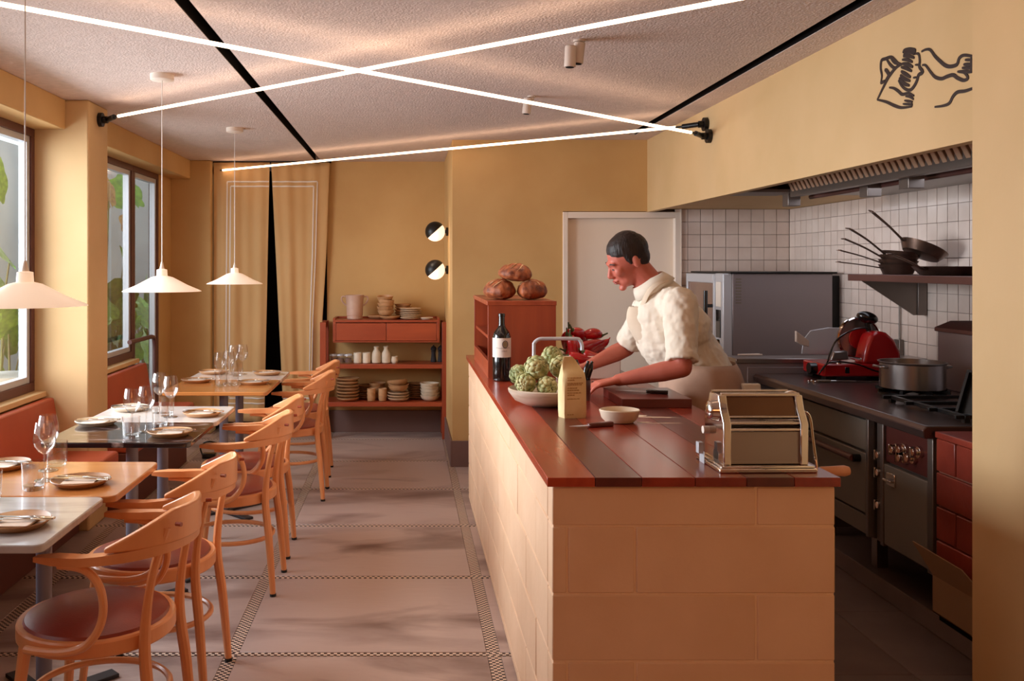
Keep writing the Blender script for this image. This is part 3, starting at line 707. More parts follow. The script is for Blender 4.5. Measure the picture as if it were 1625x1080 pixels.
# ================================================================== CURTAINS
def curtain(label, xt0, xt1, prof, seed, ph, yb):
    """prof: z -> (x0,x1) edges"""
    t = thing('curtain', label, 'curtain', ((xt0+xt1)/2, yb, 0), 0, 'curtain panels in the doorway')
    ox = (xt0+xt1)/2; ztop, zbot = 2.365, .10
    def S(u, v, off=0):
        z = ztop+(zbot-ztop)*v; x0, x1 = prof(v); x = x0+(x1-x0)*u
        y = .016*math.sin(u*PI*2*1.8+ph+.8*v)*(.4+.6*v)+.006*math.sin(u*PI*2*4.3+ph*2-1.2*v)+.004*math.sin(7*v+u*4)
        return Vector((x-ox, y-off, z))
    nu, nv = 90, 40; vs = []; fs = []
    for j in range(nv+1):
        for i in range(nu+1): vs.append(S(i/nu, j/nv))
    for j in range(nv):
        for i in range(nu): a = j*(nu+1)+i; fs.append((a, a+1, a+nu+2, a+nu+1))
    o = obj('fabric', G().add(vs, fs), m_curtain, t, angle=180)
    sd = o.modifiers.new('thick', 'SOLIDIFY'); sd.thickness = .003
    return t, S
def ribbon(t, S, pts, w, seed=0):
    """thin sewn ribbon following the cloth, pts in (u,v)"""
    vs = []; fs = []; n = 60; K = 0; L = [0]
    (u0, v0), (u1, v1) = pts
    for k in range(n+1):
        s = k/n; u = u0+(u1-u0)*s; v = v0+(v1-v0)*s
        du, dv = (w[0], 0) if abs(u1-u0) < abs(v1-v0)*.3 else (0, w[1])
        vs += [S(u-du, v-dv, .004), S(u+du, v+dv, .004)]
    for k in range(n): fs.append((2*k, 2*k+1, 2*k+3, 2*k+2))
    o = obj('ribbon', G().add(vs, fs), m_ribbon, t, angle=180, fix=False); sd = o.modifiers.new('thick', 'SOLIDIFY'); sd.thickness = .0015; sd.offset = 0
def lp(a, b, t): return a+(b-a)*t
Lp = lambda v: (-1.69, lp(-1.196, -1.245, v))
tL, SL = curtain('left beige canvas curtain panel by the far pillar', -1.69, -1.2, Lp, 1, .4, 8.0)
def Rp(v):
    e = [(.0, -.672), (.35, -.70), (.6, -.735), (1, -.765)]
    for (a, xa), (b, xb) in zip(e, e[1:]):
        if v <= b: x1 = xa+(xb-xa)*(v-a)/(b-a); break
    return (lp(-1.185, -1.075, v), x1)
tR, SR = curtain('right beige canvas curtain panel beside the wooden shelf', -1.185, -.7, Rp, 2, 1.9, 8.0)
for off in (0, .020):
    u = .245+off*3.2; vt = .074+off*.9
    ribbon(tL, SL, [(u, vt), (u, .93-off)], (.011, .003)); ribbon(tL, SL, [(u, vt), (.995, vt)], (.01, .0028)); ribbon(tL, SL, [(u, .93-off), (.995, .93-off)], (.01, .0028))
    u = .80-off*3.2
    ribbon(tR, SR, [(u, vt), (u-.02, .90)], (.011, .003)); ribbon(tR, SR, [(.005, vt), (u, vt)], (.01, .0028)); ribbon(tR, SR, [(.005, .93-off), (u-.02, .93-off)], (.01, .0028))
tag(obj('curtain_rod', G().cyl((-1.698, 8.02, 2.37), (-.66, 8.02, 2.37), .008, n=10), m_black), 'thin black rod along the top of the curtains', 'rod')
# ================================================================== WOODEN SHELF AT THE BACK
sh = thing('wooden_shelf', 'red cedar open shelf with two drawers beside the curtain', 'shelf', (-.19, 7.86, 0))
for sx in (-1, 1):
    for yy in (-.16, .12): obj('post', G().box(sx*.515-.025, sx*.515+.025, yy, yy+.035, 0, .985), m_redwood, sh, bevel=.002)
    obj('side_rail', G().box(sx*.515-.012, sx*.515+.012, -.13, .13, .93, .985), m_redwood, sh, bevel=.002)
for z in (.275, .595): obj('shelf_board', G().box(-.50, .50, -.155, .16, z, z+.036), m_redwood_x, sh, bevel=.002)
bx = obj('drawer_box', G().box(-.43, .47, -.16, .15, .985, 1.005).box(-.43, .47, -.15, .15, .815, .830).box(-.43, -.405, -.16, .15, .830, .985).box(.445, .47, -.16, .15, .830, .985).box(-.405, .445, .13, .15, .83, .985), m_redwood_x, sh, bevel=.0015)
for x0, x1 in ((-.403, .018), (.022, .443)): obj('drawer', G().box(x0, x1, -.158, .10, .832, .978), m_redwood_x, sh, bevel=.0015)
obj('top_lip', G().box(-.43, -.41, -.16, .15, 1.005, 1.02).box(.45, .47, -.16, .15, 1.005, 1.02).box(-.41, .45, .135, .15, 1.005, 1.02), m_redwood_x, sh, bevel=.001)

PRO = {'plate': ([(.05, 0), (.062, .0), (.09, .014), (.0905, .019), (.085, .018), (.055, .007), (0, .006)], .0175),
       'deep': ([(.05, 0), (.07, .004), (.092, .022), (.094, .030), (.088, .029), (.065, .010), (0, .008)], .0265),
       'bowl': ([(.035, 0), (.045, .004), (.066, .022), (.075, .048), (.071, .048), (.06, .022), (.035, .010), (0, .009)], .026),
       'cup': ([(.030, 0), (.034, .003), (.038, .03), (.0375, .046), (.034, .046), (.032, .01), (0, .008)], .040)}
ORD = ['bottom', 'second', 'third', 'fourth', 'fifth', 'sixth', 'seventh', 'eighth', 'ninth', 'tenth']
def stack(kind, x, y, z, n, m, where, r=1.0, tilt=0, grp=None, cat=None, step=None, wob=.025):
    pr, st = PRO[kind]; st = step or st
    nm = {'plate': 'plate', 'deep': 'shallow_bowl', 'bowl': 'bowl', 'cup': 'small_cup'}[kind]
    for k in range(n):
        o = obj(nm, G().lathe([(a*r, b) for a, b in pr], 32, wob=wob, seed=int(abs(x)*1000)+k), m,
                loc=(x+random.uniform(-.003, .003), y+random.uniform(-.003, .003), z+k*st), rot=(tilt*(k > n-3)*random.uniform(.3, 1), tilt*(k > n-3)*random.uniform(-1, 1), random.uniform(0, 6)))
        pos = 'topmost' if k == n-1 else (ORD[k]+' from the bottom' if k else 'bottom')
        if n == 1: pos = 'single'
        kd = {'plate': 'plate', 'deep': 'shallow bowl', 'bowl': 'bowl', 'cup': 'small cup'}[kind]
        tag(o, ('%s %s %s' % ('topmost' if k == n-1 else ('bottom' if k == 0 else ORD[k]+' lowest'), kd, where)) if n > 1 else 'stoneware %s %s' % (kd, where), cat or ('plate' if kind == 'plate' else 'cup' if kind == 'cup' else 'bowl'), grp or 'stoneware '+where)
X = lambda px, Y=7.84: (px-645)*Y/1450
zt = 1.006
stack('deep', X(600, 7.88), 7.88, zt, 1, m_ceramic_t, 'on the shelf top, left of the middle', 1.0)
stack('deep', X(619, 7.8), 7.80, zt, 1, m_ceramic_t, 'on the shelf top, under the bowls', .95)
stack('bowl', X(612, 7.82), 7.82, zt+.030, 5, m_ceramic_t, 'on the shelf top beside the jug', .96, tilt=.12, step=.030, wob=.03)
stack('deep', X(640, 7.93), 7.93, zt, 5, m_ceramic_t, 'on the shelf top, behind the plates', .78, step=.024)
stack('plate', X(652, 7.80), 7.79, zt, 6, m_ceramic, 'on the shelf top, right', 1.02, step=.0155)
stack('plate', X(677, 7.76), 7.76, zt, 1, m_ceramic_w, 'alone at the right end of the shelf top', .62)
# two-handled jug
m_jug = mat('pink grey stoneware', rgb(198, 162, 142), rgb(184, 146, 126), rough=.5, scale=10)
jg = thing('two_handled_jug', 'tall pale stoneware jug with two handles on the shelf top', 'jug', (X(563), 7.84, zt))
obj('body', G().lathe([(.062, 0), (.066, .004), (.066, .03), (.069, .032), (.072, .12), (.078, .195), (.080, .205), (.076, .206), (.069, .12), (.062, .012), (0, .01)], 36), m_jug, jg)
for s in (-1, 1): obj('handle', G().tube(smoothpath([(s*.074, 0, .192), (s*.105, 0, .192), (s*.113, 0, .168), (s*.098, 0, .138), (s*.071, 0, .115)], 6), .007, 10), m_jug, jg)
# middle shelf
zm = .632
def simple(name, prof, m, loc, label, cat, grp=None, n=28, **k):
    o = obj(name, G().lathe(prof, n), m, loc=loc, **k); return tag(o, label, cat, grp)
jarp = [(.030, 0), (.033, .004), (.033, .062), (.031, .070), (.029, .070), (.030, .008), (0, .006)]
for k, (px, l) in enumerate(((530, 'first small glass jar from the left'), (541, 'second small glass jar from the left'), (553, 'third small glass jar from the left'))):
    j = thing('glass_jar', l+' on the middle shelf', 'jar', (X(px), 7.80, zm), 0, 'small glass jars on the middle shelf')
    obj('body', G().lathe(jarp, 24), m_ware, j); obj('rim', G().lathe([(.0335, .062), (.0345, .064), (.0345, .074), (.0335, .076), (.031, .074), (.031, .064)], 24, caps=False), m_alu, j)
    obj('contents', G().lathe([(.0, .008), (.028, .008), (.028, .045), (0, .047)], 20), m_base, j)
for px, l in ((568, 'left'), (582, 'right')):
    j = thing('mug', '%s straight cream mug on the middle shelf' % l, 'mug', (X(px), 7.80, zm), 0, 'cream mugs on the middle shelf')
    obj('body', G().lathe([(.030, 0), (.034, .004), (.034, .088), (.033, .090), (.030, .088), (.029, .01), (0, .008)], 26), m_ceramic_w, j)
    obj('handle', G().tube(smoothpath([(-.025, .022, .07), (-.040, .038, .065), (-.040, .038, .035), (-.025, .022, .028)], 5), .005, 8), m_ceramic_w, j)
for px, l in ((597.5, 'left'), (613, 'right')):
    o = simple('stoneware_bottle', [(.030, 0), (.038, .006), (.039, .05), (.037, .085), (.022, .112), (.019, .125), (.022, .136), (.024, .142), (.020, .144), (.017, .142), (.016, .125), (0, .12)], m_ceramic_w, (X(px), 7.80, zm), '%s cream bottle with short neck on the middle shelf' % l, 'bottle', 'cream bottles on the middle shelf')
simple('small_pot', [(.02, 0), (.028, .01), (.030, .03), (.024, .052), (.026, .058), (.022, .058), (.018, .05), (0, .04)], m_ceramic_w, (X(626.5), 7.79, zm), 'small round cream pot right of the bottles on the middle shelf', 'pot')
for px, l in ((688, 'left'), (699, 'right')):
    j = thing('pepper_mill', '%s dark wooden pepper mill at the right end of the middle shelf' % l, 'mill', (X(px, 7.9), 7.90, zm), 0, 'pepper mills on the middle shelf')
    obj('body', G().lathe([(.024, 0), (.026, .008), (.020, .05), (.018, .08), (.022, .095)], 20), m_trouser, j); obj('head', G().lathe([(.012, .095), (.024, .102), (.025, .118), (.016, .132), (.006, .138), (.006, .145), (0, .146)], 20), m_trouser, j)
# lower shelf
zl = .3125
stack('deep', X(552.5), 7.80, zl, 7, m_ceramic_t, 'at the left end of the lower shelf', 1.03, step=.0275, wob=.03)
stack('plate', X(580, 7.93), 7.93, zl, 7, m_platewood, 'at the back of the lower shelf, left of the middle', .85, step=.0165)
stack('cup', X(590), 7.78, zl, 3, m_ceramic_t, 'on the lower shelf, left of the two', .95, step=.030)
stack('cup', X(607), 7.78, zl, 3, m_ceramic_t, 'on the lower shelf, right of the two', .95, step=.030)
stack('bowl', X(598, 7.92), 7.92, zl, 4, m_ceramic_t, 'on the lower shelf, behind the small cups', .98, step=.030)
stack('deep', X(632), 7.79, zl, 3, m_ceramic, 'in the middle of the lower shelf', .99, step=.024)
stack('bowl', X(632), 7.79, zl+.082, 3, m_ceramic_t, 'crowning the middle stack of the lower shelf', 1.18, tilt=.22, step=.022)
stack('plate', X(661, 7.93), 7.93, zl, 8, m_platewood, 'at the back of the lower shelf, right of the middle', .9, step=.0165)
stack('bowl', X(682), 7.80, zl, 5, m_ceramic_w, 'at the right end of the lower shelf', 1.1, step=.026, wob=.02)

# ================================================================== COUNTER
CX0, CX1, CY0, CY1, CT = .377, 1.165, 2.448, 5.79, .90
ct = thing('kitchen_counter', 'long counter of cream painted blocks under a red plank top', 'counter', (.77, 4.1, 0))
def ctp(name, g, m, **k):
    g.v = [(x-.77, y-4.1, z) for x, y, z in g.v]; return obj(name, g, m, ct, **k)
ctp('core', G().box(.3965, 1.153, 2.4655, 5.772, 0, .872), m_mortar, smooth=False)
zs = [0, .0355, .218, .401, .583, .766, .873]
g_ = .0026
A = [(.393, .943), (.943, 1.155)]; B = [(.393, .434), (.434, .617), (.617, 1.155)]
rb = random.Random(4)
for k in range(6):
    z0, z1 = zs[k]+g_, zs[k+1]-g_
    for a, b in (A if k % 2 else B):
        j = rb.uniform(-.0008, .0008)
        ctp('block', G().box(a+(g_ if a > .4 else 0), b-(g_ if b < 1.15 else 0), 2.462+j, 2.54, z0, z1), m_block, bevel=.0035, seg=2)
    y = 2.545; off = .46 if k % 2 else .23; first = True
    while y < 5.77:
        y1 = min(y+(off if first else .46), 5.775); first = False
        j = rb.uniform(-.001, .001)
        ctp('block', G().box(.393+j, .47, y+g_, y1-g_, z0, z1), m_block, bevel=.0035, seg=2); y = y1
    y = 2.54
    while y < 5.77:
        y1 = min(y+.60, 5.775); ctp('block', G().box(1.08, 1.157, y+g_, y1-g_, z0, z1), m_block, bevel=.0035, seg=1); y = y1
jx = [.377, .506, .631, .774, .912, 1.04, 1.165]
pm = [m_plank_l, m_plank_d, m_plank, m_plank, m_plank_d, m_plank]
for k in range(6):
    if k in (2, 3):
        segs = [(CY0, 3.9), (3.9, CY1)]
    elif k in (4, 5): segs = [(CY0, 4.5), (4.5, CY1)]
    else: segs = [(CY0, CY1)]
    for i, (a, b) in enumerate(segs):
        ctp('plank', G().box(jx[k]+.0006, jx[k+1]-.0006, a+.0005, b-.0005, .875, CT), [pm[k], m_plank, m_plank_l][(i+k*(i)) % 3] if i else pm[k], bevel=.0015, seg=2)
# ---- bread box
bb = thing('bread_box', 'red cedar box open on its left side at the far end of the counter', 'box', (.58, 5.06, CT), 0)
h = .388; yb = .47
obj('top_board', G().box(-.175, .175, -yb, yb, h-.022, h), m_redwood, bb, bevel=.0015)
obj('front_panel', G().box(-.170, .172, -yb+.003, -yb+.022, 0.0, h-.022), m_redwood, bb, bevel=.001)
obj('back_panel', G().box(-.170, .172, yb-.022, yb-.003, 0, h-.022), m_redwood, bb, bevel=.001)
obj('side_panel', G().box(.15, .172, -yb+.022, yb-.022, 0, h-.022), m_redwood, bb, bevel=.001)
obj('bottom_board', G().box(-.170, .15, -yb+.022, yb-.022, 0, .022), m_redwood, bb, bevel=.001)
obj('side_lip', G().box(-.170, -.152, -yb+.022, yb-.022, .022, .085), m_redwood, bb, bevel=.001)
obj('middle_shelf', G().box(-.16, .15, -yb+.022, yb-.022, .19, .205), m_redwood, bb)
# ---- bread loaves
def loaf(label, loc, r, rz, seed, tilt=0):
    t = thing('bread_loaf', label, 'bread', loc, rz, 'bread loaves stacked on the cedar box'); t.rotation_euler = (tilt, 0, rz)
    rnd = random.Random(seed); g = G().ell((0, 0, 0), (1, 1, 1), n=56, m=36); vs = []
    for x, y, z in g.v:
        cut = 0
        for k in (-1, 0, 1):
            d = abs(y*1.0-k*.42-.16*math.sin(3*x)); cut = max(cut, math.exp(-(d/.06)**2)) if z > .1 else cut
        q = 1+.05*math.sin(4*x+seed)*math.cos(3*y+seed)-.07*cut*max(0, z)+.035*math.sin(11*x+3*seed)*math.sin(9*y)
        zz = z if z > 0 else z*.62
        vs.append((x*r[0]*q, y*r[1]*q, zz*r[2]*q))
    g.v = vs; obj('crust', g, m_bread, t, angle=180)
    for k in (-1, 0, 1):
        P = []
        for i in range(13):
            x = -.75+1.5*i/12; y = k*.42+.16*math.sin(3*x); zz = math.sqrt(max(.02, 1-x*x-y*y)); P.append((x*r[0]*.985, y*r[1]*.985, zz*r[2]*.955))
        obj('score', G().tube(P, [(.0045*math.sin(PI*(i+.7)/13.4)+.001, .004) for i in range(13)], 6), m_flour, t)
TZ2 = CT+h
def lx(px, py, Y): return ((px-645)*Y/1450, Y, 1.47-(py-420)*Y/1450)
loaf('left bread loaf on the cedar box', (.492, 4.80, TZ2+.042), (.084, .10, .066), .3, 1)
loaf('right bread loaf on the cedar box', (.655, 4.78, TZ2+.042), (.075, .10, .066), -.5, 2)
loaf('top bread loaf resting on the two others', (.572, 4.79, TZ2+.132), (.086, .09, .058), .9, 3, .08)
# ---- bottle
bt = thing('wine_bottle', 'black wine bottle with a white label in front of the cedar box', 'bottle', (.469, 4.50, CT))
obj('body', G().lathe([(.038, 0), (.044, .004), (.045, .02), (.045, .215), (.038, .24), (.020, .262), (.0155, .275), (.0145, .315), (.0165, .317), (.0165, .328), (.0135, .330), (0, .330)], 36), m_bottle, bt)
obj('foil', G().lathe([(.0160, .268), (.0155, .275), (.0152, .3165), (.0172, .3175), (.0172, .3285), (.0138, .3312), (0, .3312)], 28), m_plastic, bt)
g = G(); n = 20; vs = []; a0, a1 = PI*1.5-1.45, PI*1.5+1.45
for i in range(n+1):
    a = a0+(a1-a0)*i/n
    for z in (.118, .212): vs.append((.0456*math.cos(a), .0456*math.sin(a), z))
g.add(vs, [(2*i, 2*i+2, 2*i+3, 2*i+1) for i in range(n)]); lb = obj('label', g, m_label, bt, fix=False)
def onl(u, z, r=.0461): a = PI*1.5+u/.0456; return (r*math.cos(a), r*math.sin(a), z)
ring = [onl(.013+.014*math.cos(k*2*PI/24), .182+.017*math.sin(k*2*PI/24)) for k in range(24)]
obj('emblem', G().tube(ring, (.0016), 6, closed=True), m_ink, lb)
g = G(); c = onl(.013, .182, .0462); vs = [c]+[onl(.013+.0115*math.cos(k*2*PI/24), .182+.0145*math.sin(k*2*PI/24), .0461) for k in range(24)]
g.add(vs, [(0, k+1, (k+1) % 24+1) for k in range(24)]); obj('emblem', g, m_olive, lb)
obj('label_line', G().tube([onl(-.034+.0735*k/16, .1635+.001*math.sin(k)) for k in range(17)], .0006, 5), m_ink, lb)
for k, (u, w) in enumerate(((-.004, .003), (.001, .002), (.006, .0035), (.012, .0015), (.017, .004))):
    obj('lettering', G().tube([onl(u, .146), onl(u+w*.5, .153), onl(u+w, .146)], .0005, 4), m_ink, lb)
# ---- artichoke bowl
bw = tag(obj('serving_bowl', G().lathe([(.06, 0), (.075, .0), (.125, .022), (.150, .055), (.152, .066), (.148, .070), (.143, .066), (.12, .035), (.07, .014), (0, .012)], 56, wob=.008), m_stone, loc=(.565, 3.72, CT)), 'pale ribbed stoneware bowl full of artichokes on the counter', 'bowl')
# artichokes
def bractmesh():
    vs = []; fs = []
    n = 5; 
    for j in range(n):
        t = j/(n-1); w = .5*math.sin(PI*(.18+.80*t)**.9)*(1-.25*t); zz = t
        cup = .10*math.sin(PI*t); tip = -.16*t**2.2
        vs += [(-w, zz, -.10), (0, zz, .06+cup+tip), (w, zz, -.10)]
    for j in range(n-1): fs += [(3*j, 3*j+1, 3*j+4, 3*j+3), (3*j+1, 3*j+2, 3*j+5, 3*j+4)]
    return vs, fs
BV, BF = bractmesh()
def artichoke(label, loc, r, ax, seed):
    t = thing('artichoke', label, 'artichoke', loc, 0, 'artichokes in the stoneware bowl'); rnd = random.Random(seed)
    t.rotation_euler = Vector((0, 0, 1)).rotation_difference(Vector(ax).normalized()).to_euler()
    obj('heart', G().ell((0, 0, 0), (r*.88, r*.88, r*.93), n=20, m=14), m_art2, t)
    obj('stalk', G().cyl((0, 0, -r*.85), (0, 0, -r*1.12), r*.2, r*.17, 10), m_art2, t)
    g = G(); N = 52
    for k in range(N):
        s = k/(N-1); th = PI*(.95-.90*s); ph = k*2.39996
        n = Vector((math.sin(th)*math.cos(ph), math.sin(th)*math.sin(ph), math.cos(th)))
        upv = Vector((0, 0, 1))-n*n.z
        if upv.length < 1e-3: continue
        upv.normalize(); side = upv.cross(n); sz = r*(.80 if s < .7 else .80-1.3*(s-.7))
        op = rnd.uniform(.15, .5)
        fwd = (upv+n*op).normalized()-n*.18
        for_v = []
        for (a, b, c) in BV:
            b2 = b-.35; dn = -.24*b2*b2
            for_v.append(n*r*.90+side*a*sz*1.02+fwd*b2*sz+n*(c*sz*.8+dn*sz*.9+.010*r))
        g.add(for_v, BF)
    o = obj('bracts', g, m_art, t, angle=50, stuff=True, fix=False); sd = o.modifiers.new('thick', 'SOLIDIFY'); sd.thickness = .0012
def apx(px, py, Y): return ((px-645)*Y/1450, Y, 1.47-(py-420)*Y/1450)
artichoke('big artichoke at the top left of the bowl', apx(852, 583, 3.68), .052, (.3, -.8, .35), 1)
artichoke('artichoke at the left rim of the bowl, half hidden', apx(824, 594, 3.76), .043, (-.6, -.4, .5), 2)
artichoke('yellowish artichoke low at the left front of the bowl', apx(834, 608, 3.66), .044, (-.3, -.8, -.1), 3)
artichoke('artichoke in the front centre of the bowl', apx(868, 613, 3.64), .044, (.2, -.9, .1), 4)
artichoke('artichoke at the top back of the bowl', apx(876, 566, 3.80), .046, (.4, -.3, .7), 5)
artichoke('artichoke at the right of the bowl behind the paper bag', apx(890, 582, 3.74), .048, (.6, -.5, .1), 6)
artichoke('artichoke hidden behind the paper bag', apx(905, 608, 3.72), .042, (.2, .3, .6), 7)
# ---- flour bag
fb = thing('flour_bag', 'creased cream paper flour bag standing before the artichoke bowl', 'bag', (.622, 3.43, CT), .22)
prof = [(0, .047, .031), (.02, .049, .034), (.08, .049, .034), (.14, .048, .033), (.165, .046, .028), (.178, .041, .018), (.195, .034, .008), (.212, .026, .0035), (.226, .017, .003)]
vs = []; rbg = random.Random(2)
nn = 28
for (z, a, b) in prof:
    for k in range(nn):
        an = 2*PI*(k+.5)/nn; c_, s_ = math.cos(an), math.sin(an); q = 5.0 if z < .16 else 3
        rr = 1/((abs(c_)**q+abs(s_)**q)**(1/q)); jj = rbg.uniform(-.0013, .0013)
        off = -.016*max(0, (z-.165)/.06)
        vs.append((c_*rr*a+jj+off, s_*rr*b+jj, z))
fs = []
for j in range(len(prof)-1):
    for k in range(nn): a = j*nn+k; b = j*nn+(k+1) % nn; fs.append((a, b, b+nn, a+nn))
fs += [tuple(range(nn-1, -1, -1)), tuple((len(prof)-1)*nn+k for k in range(nn))]
obj('paper', G().add(vs, fs), m_bag, fb, angle=28)
rt = random.Random(5)
for row, (z, n) in enumerate(((.150, 5), (.142, 3), (.130, 6), (.124, 6), (.112, 4), (.104, 5), (.094, 5), (.086, 3), (.072, 4), (.014, 3))):
    x = -.034
    for k in range(n):
        wd = rt.uniform(.005, .011)
        if x+wd > .036: break
        P = [(x+wd*i/6, -.0345-(.0 if z < .14 else -.0004), z+.0018*math.sin(i*2.4+row+k)) for i in range(7)]
        obj('lettering', G().tube(P, .0010, 4), m_print, fb); x += wd+.0025
# ---- steel container with dark glossy aubergines
cn = tag(obj('steel_container', G().lathe([(.034, 0), (.037, .004), (.041, .085), (.043, .087), (.040, .087), (.036, .006), (0, .005)], 28), m_steel, loc=(.738, 3.86, CT)), 'small steel container behind the paper bag', 'container')
for k, (dx, dz, rx) in enumerate(((.0, .115, .35), (.018, .10, .5), (-.015, .11, -.1))):
    t = thing('dark_bottle', ['dark glossy bottle tip standing in the steel container, tallest', 'dark glossy bottle tip leaning right in the steel container', 'dark glossy bottle tip behind the bag in the steel container'][k], 'bottle', (.738+dx*.4, 3.86+.012*k, CT+.012), 0, 'dark bottles in the steel container')
    R = Matrix.Rotation(rx*.55, 3, 'Y')
    obj('body', G().lathe([(.010, 0), (.0115, .09), (.0125, .12), (.010, .135), (.006, .145), (.006, .155), (0, .156)], 16, M=R), m_plastic, t)
# ---- tap
tp = thing('bent_pipe_tap', 'satin steel bent pipe tap rising behind the artichokes', 'tap', (.60, 4.28, CT))
obj('spout', G().tube(smoothpath([(-.003, 0, 0), (-.003, 0, .18), (0, 0, .205), (.022, 0, .222), (.06, 0, .224), (.19, 0, .224), (.212, 0, .216), (.222, 0, .195), (.222, 0, .17)], 6), .0085, 12), m_alu, tp)
obj('collar', G().cyl((-.003, 0, 0), (-.003, 0, .012), .02, n=20), m_alu, tp)
# ---- crate with peppers
cr = thing('white_tray', 'white rimmed tray of red peppers behind the tap', 'tray', (.90, 4.72, CT))
obj('tray', G().box(-.15, .17, -.16, .16, 0, .10).box(-.16, .18, -.17, .17, .10, .115), m_white, cr, bevel=.004)
def pepper(label, loc, ln, rot, seed, r=.036):
    t = thing('red_pepper', label, 'pepper', loc, 0, 'red peppers heaped on the tray'); t.rotation_euler = rot; g = G(); N = 14; P = []; R = []
    for i in range(N+1):
        s = i/N; P.append((ln*(s-.5), .012*math.sin(s*3+seed), .010*math.sin(s*5+seed)))
        R.append(max(.002, r*(math.sin(PI*min(1, s*1.0+.06))**.5)*(1-.45*s)*(1+.06*math.sin(9*s+seed))))
    obj('flesh', G().tube(P, R, 14), m_pepper, t, angle=180)
    p0 = Vector(P[0]); obj('stem', G().cyl(p0+Vector((.003, 0, 0)), p0-Vector((.010, 0, 0)), .014, .006, 8).cyl(p0-Vector((.006, 0, 0)), p0-Vector((.034, 0, -.01)), .005, .0035, 6), m_stem, t)
PP = [(903, 548, 4.70, .16, (0, .9, 1.2)), (913, 560, 4.60, .17, (0, 1.2, .4)), (924, 562, 4.66, .17, (0, .1, .15)), (934, 546, 4.66, .17, (0, -.1, .2)), (941, 556, 4.72, .17, (0, .15, -.2)), (922, 535, 4.72, .15, (0, .7, .5)),
      (934, 533, 4.74, .13, (0, .1, 2.9)), (950, 549, 4.68, .15, (0, -.7, .2)), (928, 568, 4.57, .16, (0, 0, .1)), (946, 566, 4.60, .15, (0, .3, .4)), (914, 538, 4.75, .13, (.3, 1.1, .1))]
PL = ['at the left edge of the heap', 'hanging upright at the left front', 'lying across the middle', 'lying high in the middle', 'right of the middle', 'near the top left, stem up', 'topmost of the heap', 'at the right edge, leaning', 'lowest in the front', 'low at the right front', 'small and orange-tipped at the top left']
for k, ((px, py, Y, ln, rot), l) in enumerate(zip(PP, PL)): pepper('red pepper '+l, apx(px, py, Y), ln, rot, k)
# ---- cutting board, knives, small bowl, flour
kb = tag(obj('cutting_board', G().box(-.14, .14, -.17, .17, 0, .036), wood('dark chopping board', rgb(112, 44, 36), rgb(92, 34, 28), 'x', rough=.3), loc=(.998, 3.81, CT), bevel=.002), 'thick dark red chopping board under the cook\'s arm', 'cutting board')
def kknife(label, loc, rz, ln, hl, mh):
    t = thing('kitchen_knife', label, 'knife', loc, rz, 'kitchen knives on the counter')
    obj('blade', G().prism([(0, -.011), (-ln*.6, -.011), (-ln, .006), (-ln*.5, .010), (0, .010)], .0065, .008, 'z'), m_alu, t)
    obj('handle', G().rect_sweep([(-.004, 0, .008), (.02, 0, .008), (hl*.6, 0, .008), (hl, 0, .008)], [.018, .022, .02, .024], [.013, .016, .015, .017]), mh, t, bevel=.004, seg=3)
kknife('short knife with dark red handle beside the paper bag', (.640, 3.205, CT), .35, .075, .095, m_plank_d)
kknife('long black-handled knife lying on the chopping board', (1.0, 3.80, CT+.0362), -.35, .13, .085, m_plastic)
tag(obj('small_bowl', G().lathe([(.035, 0), (.05, .002), (.066, .018), (.074, .045), (.0715, .048), (.068, .045), (.058, .018), (.03, .010), (0, .009)], 40, wob=.012, sy=.85), m_ceramic_w, loc=(.772, 3.31, CT)), 'small hand-shaped tan bowl on the dark planks', 'bowl')
g = G(); vs = []; fs = []
for (cx, cy, a, b, rz) in ((.93, 3.42, .085, .012, -.1), (.875, 3.45, .035, .018, .2), (.93, 3.29, .07, .005, .02), (.86, 3.31, .03, .008, 0)):
    n = 26; base = len(vs); rr = random.Random(int(a*1e4)); vs.append((cx, cy, CT+.0016))
    for k in range(n):
        an = 2*PI*k/n; q = rr.uniform(.7, 1.15); x = a*q*math.cos(an); y = b*q*math.sin(an); vs.append((cx+x*math.cos(rz)-y*math.sin(rz), cy+x*math.sin(rz)+y*math.cos(rz), CT+.0003))
    fs += [(base, base+1+k, base+1+(k+1) % n) for k in range(n)]
fl_ = obj('flour', G().add(vs, fs), m_flourdust, fix=True); tag(fl_, 'scattered white flour between the small bowl and the chopping board', 'flour', kind='stuff')

# ================================================================== PASTA MACHINE
pa = thing('pasta_machine', 'chrome pasta rolling machine at the front right corner of the counter', 'pasta machine', (.99, 2.60, CT), .02)
obj('base_plate', G().box(-.135, .135, -.10, .10, .0, .012).box(-.130, .130, -.095, .095, .012, .018), m_chrome, pa, bevel=.003)
sp = [(-.075, .018), (-.075, .135), (-.045, .165), (-.035, .205), (.035, .205), (.055, .165), (.075, .14), (.075, .018)]
for s in (-1, 1): obj('side_plate', G().prism(sp, s*.112-.004, s*.112+.004, 'x'), m_chrome, pa, bevel=.002)
obj('side_boss', G().cyl((-.116, -.02, .16), (-.135, -.02, .16), .032, .028, n=28).ell((-.137, -.02, .16), (.008, .026, .026)), m_chrome, pa)
obj('front_cover', G().prism([(-.072, .020), (-.072, .108), (-.068, .110), (-.068, .020)], -.098, .098, 'x'), m_steel, pa)
for s in (-1, 1): obj('front_post', G().prism([(-.082, .018), (-.082, .132), (-.056, .170), (-.044, .206), (-.036, .206), (-.048, .166), (-.070, .132), (-.070, .018)], s*.107-.011, s*.107+.011, 'x'), m_chrome, pa, bevel=.003)
obj('top_cover', G().prism([(-.056, .150), (-.036, .200), (-.032, .200), (-.052, .150)], -.098, .098, 'x'), mat('bronze tinted steel', rgb(120, 92, 74), rough=.15, metal=.8), pa)
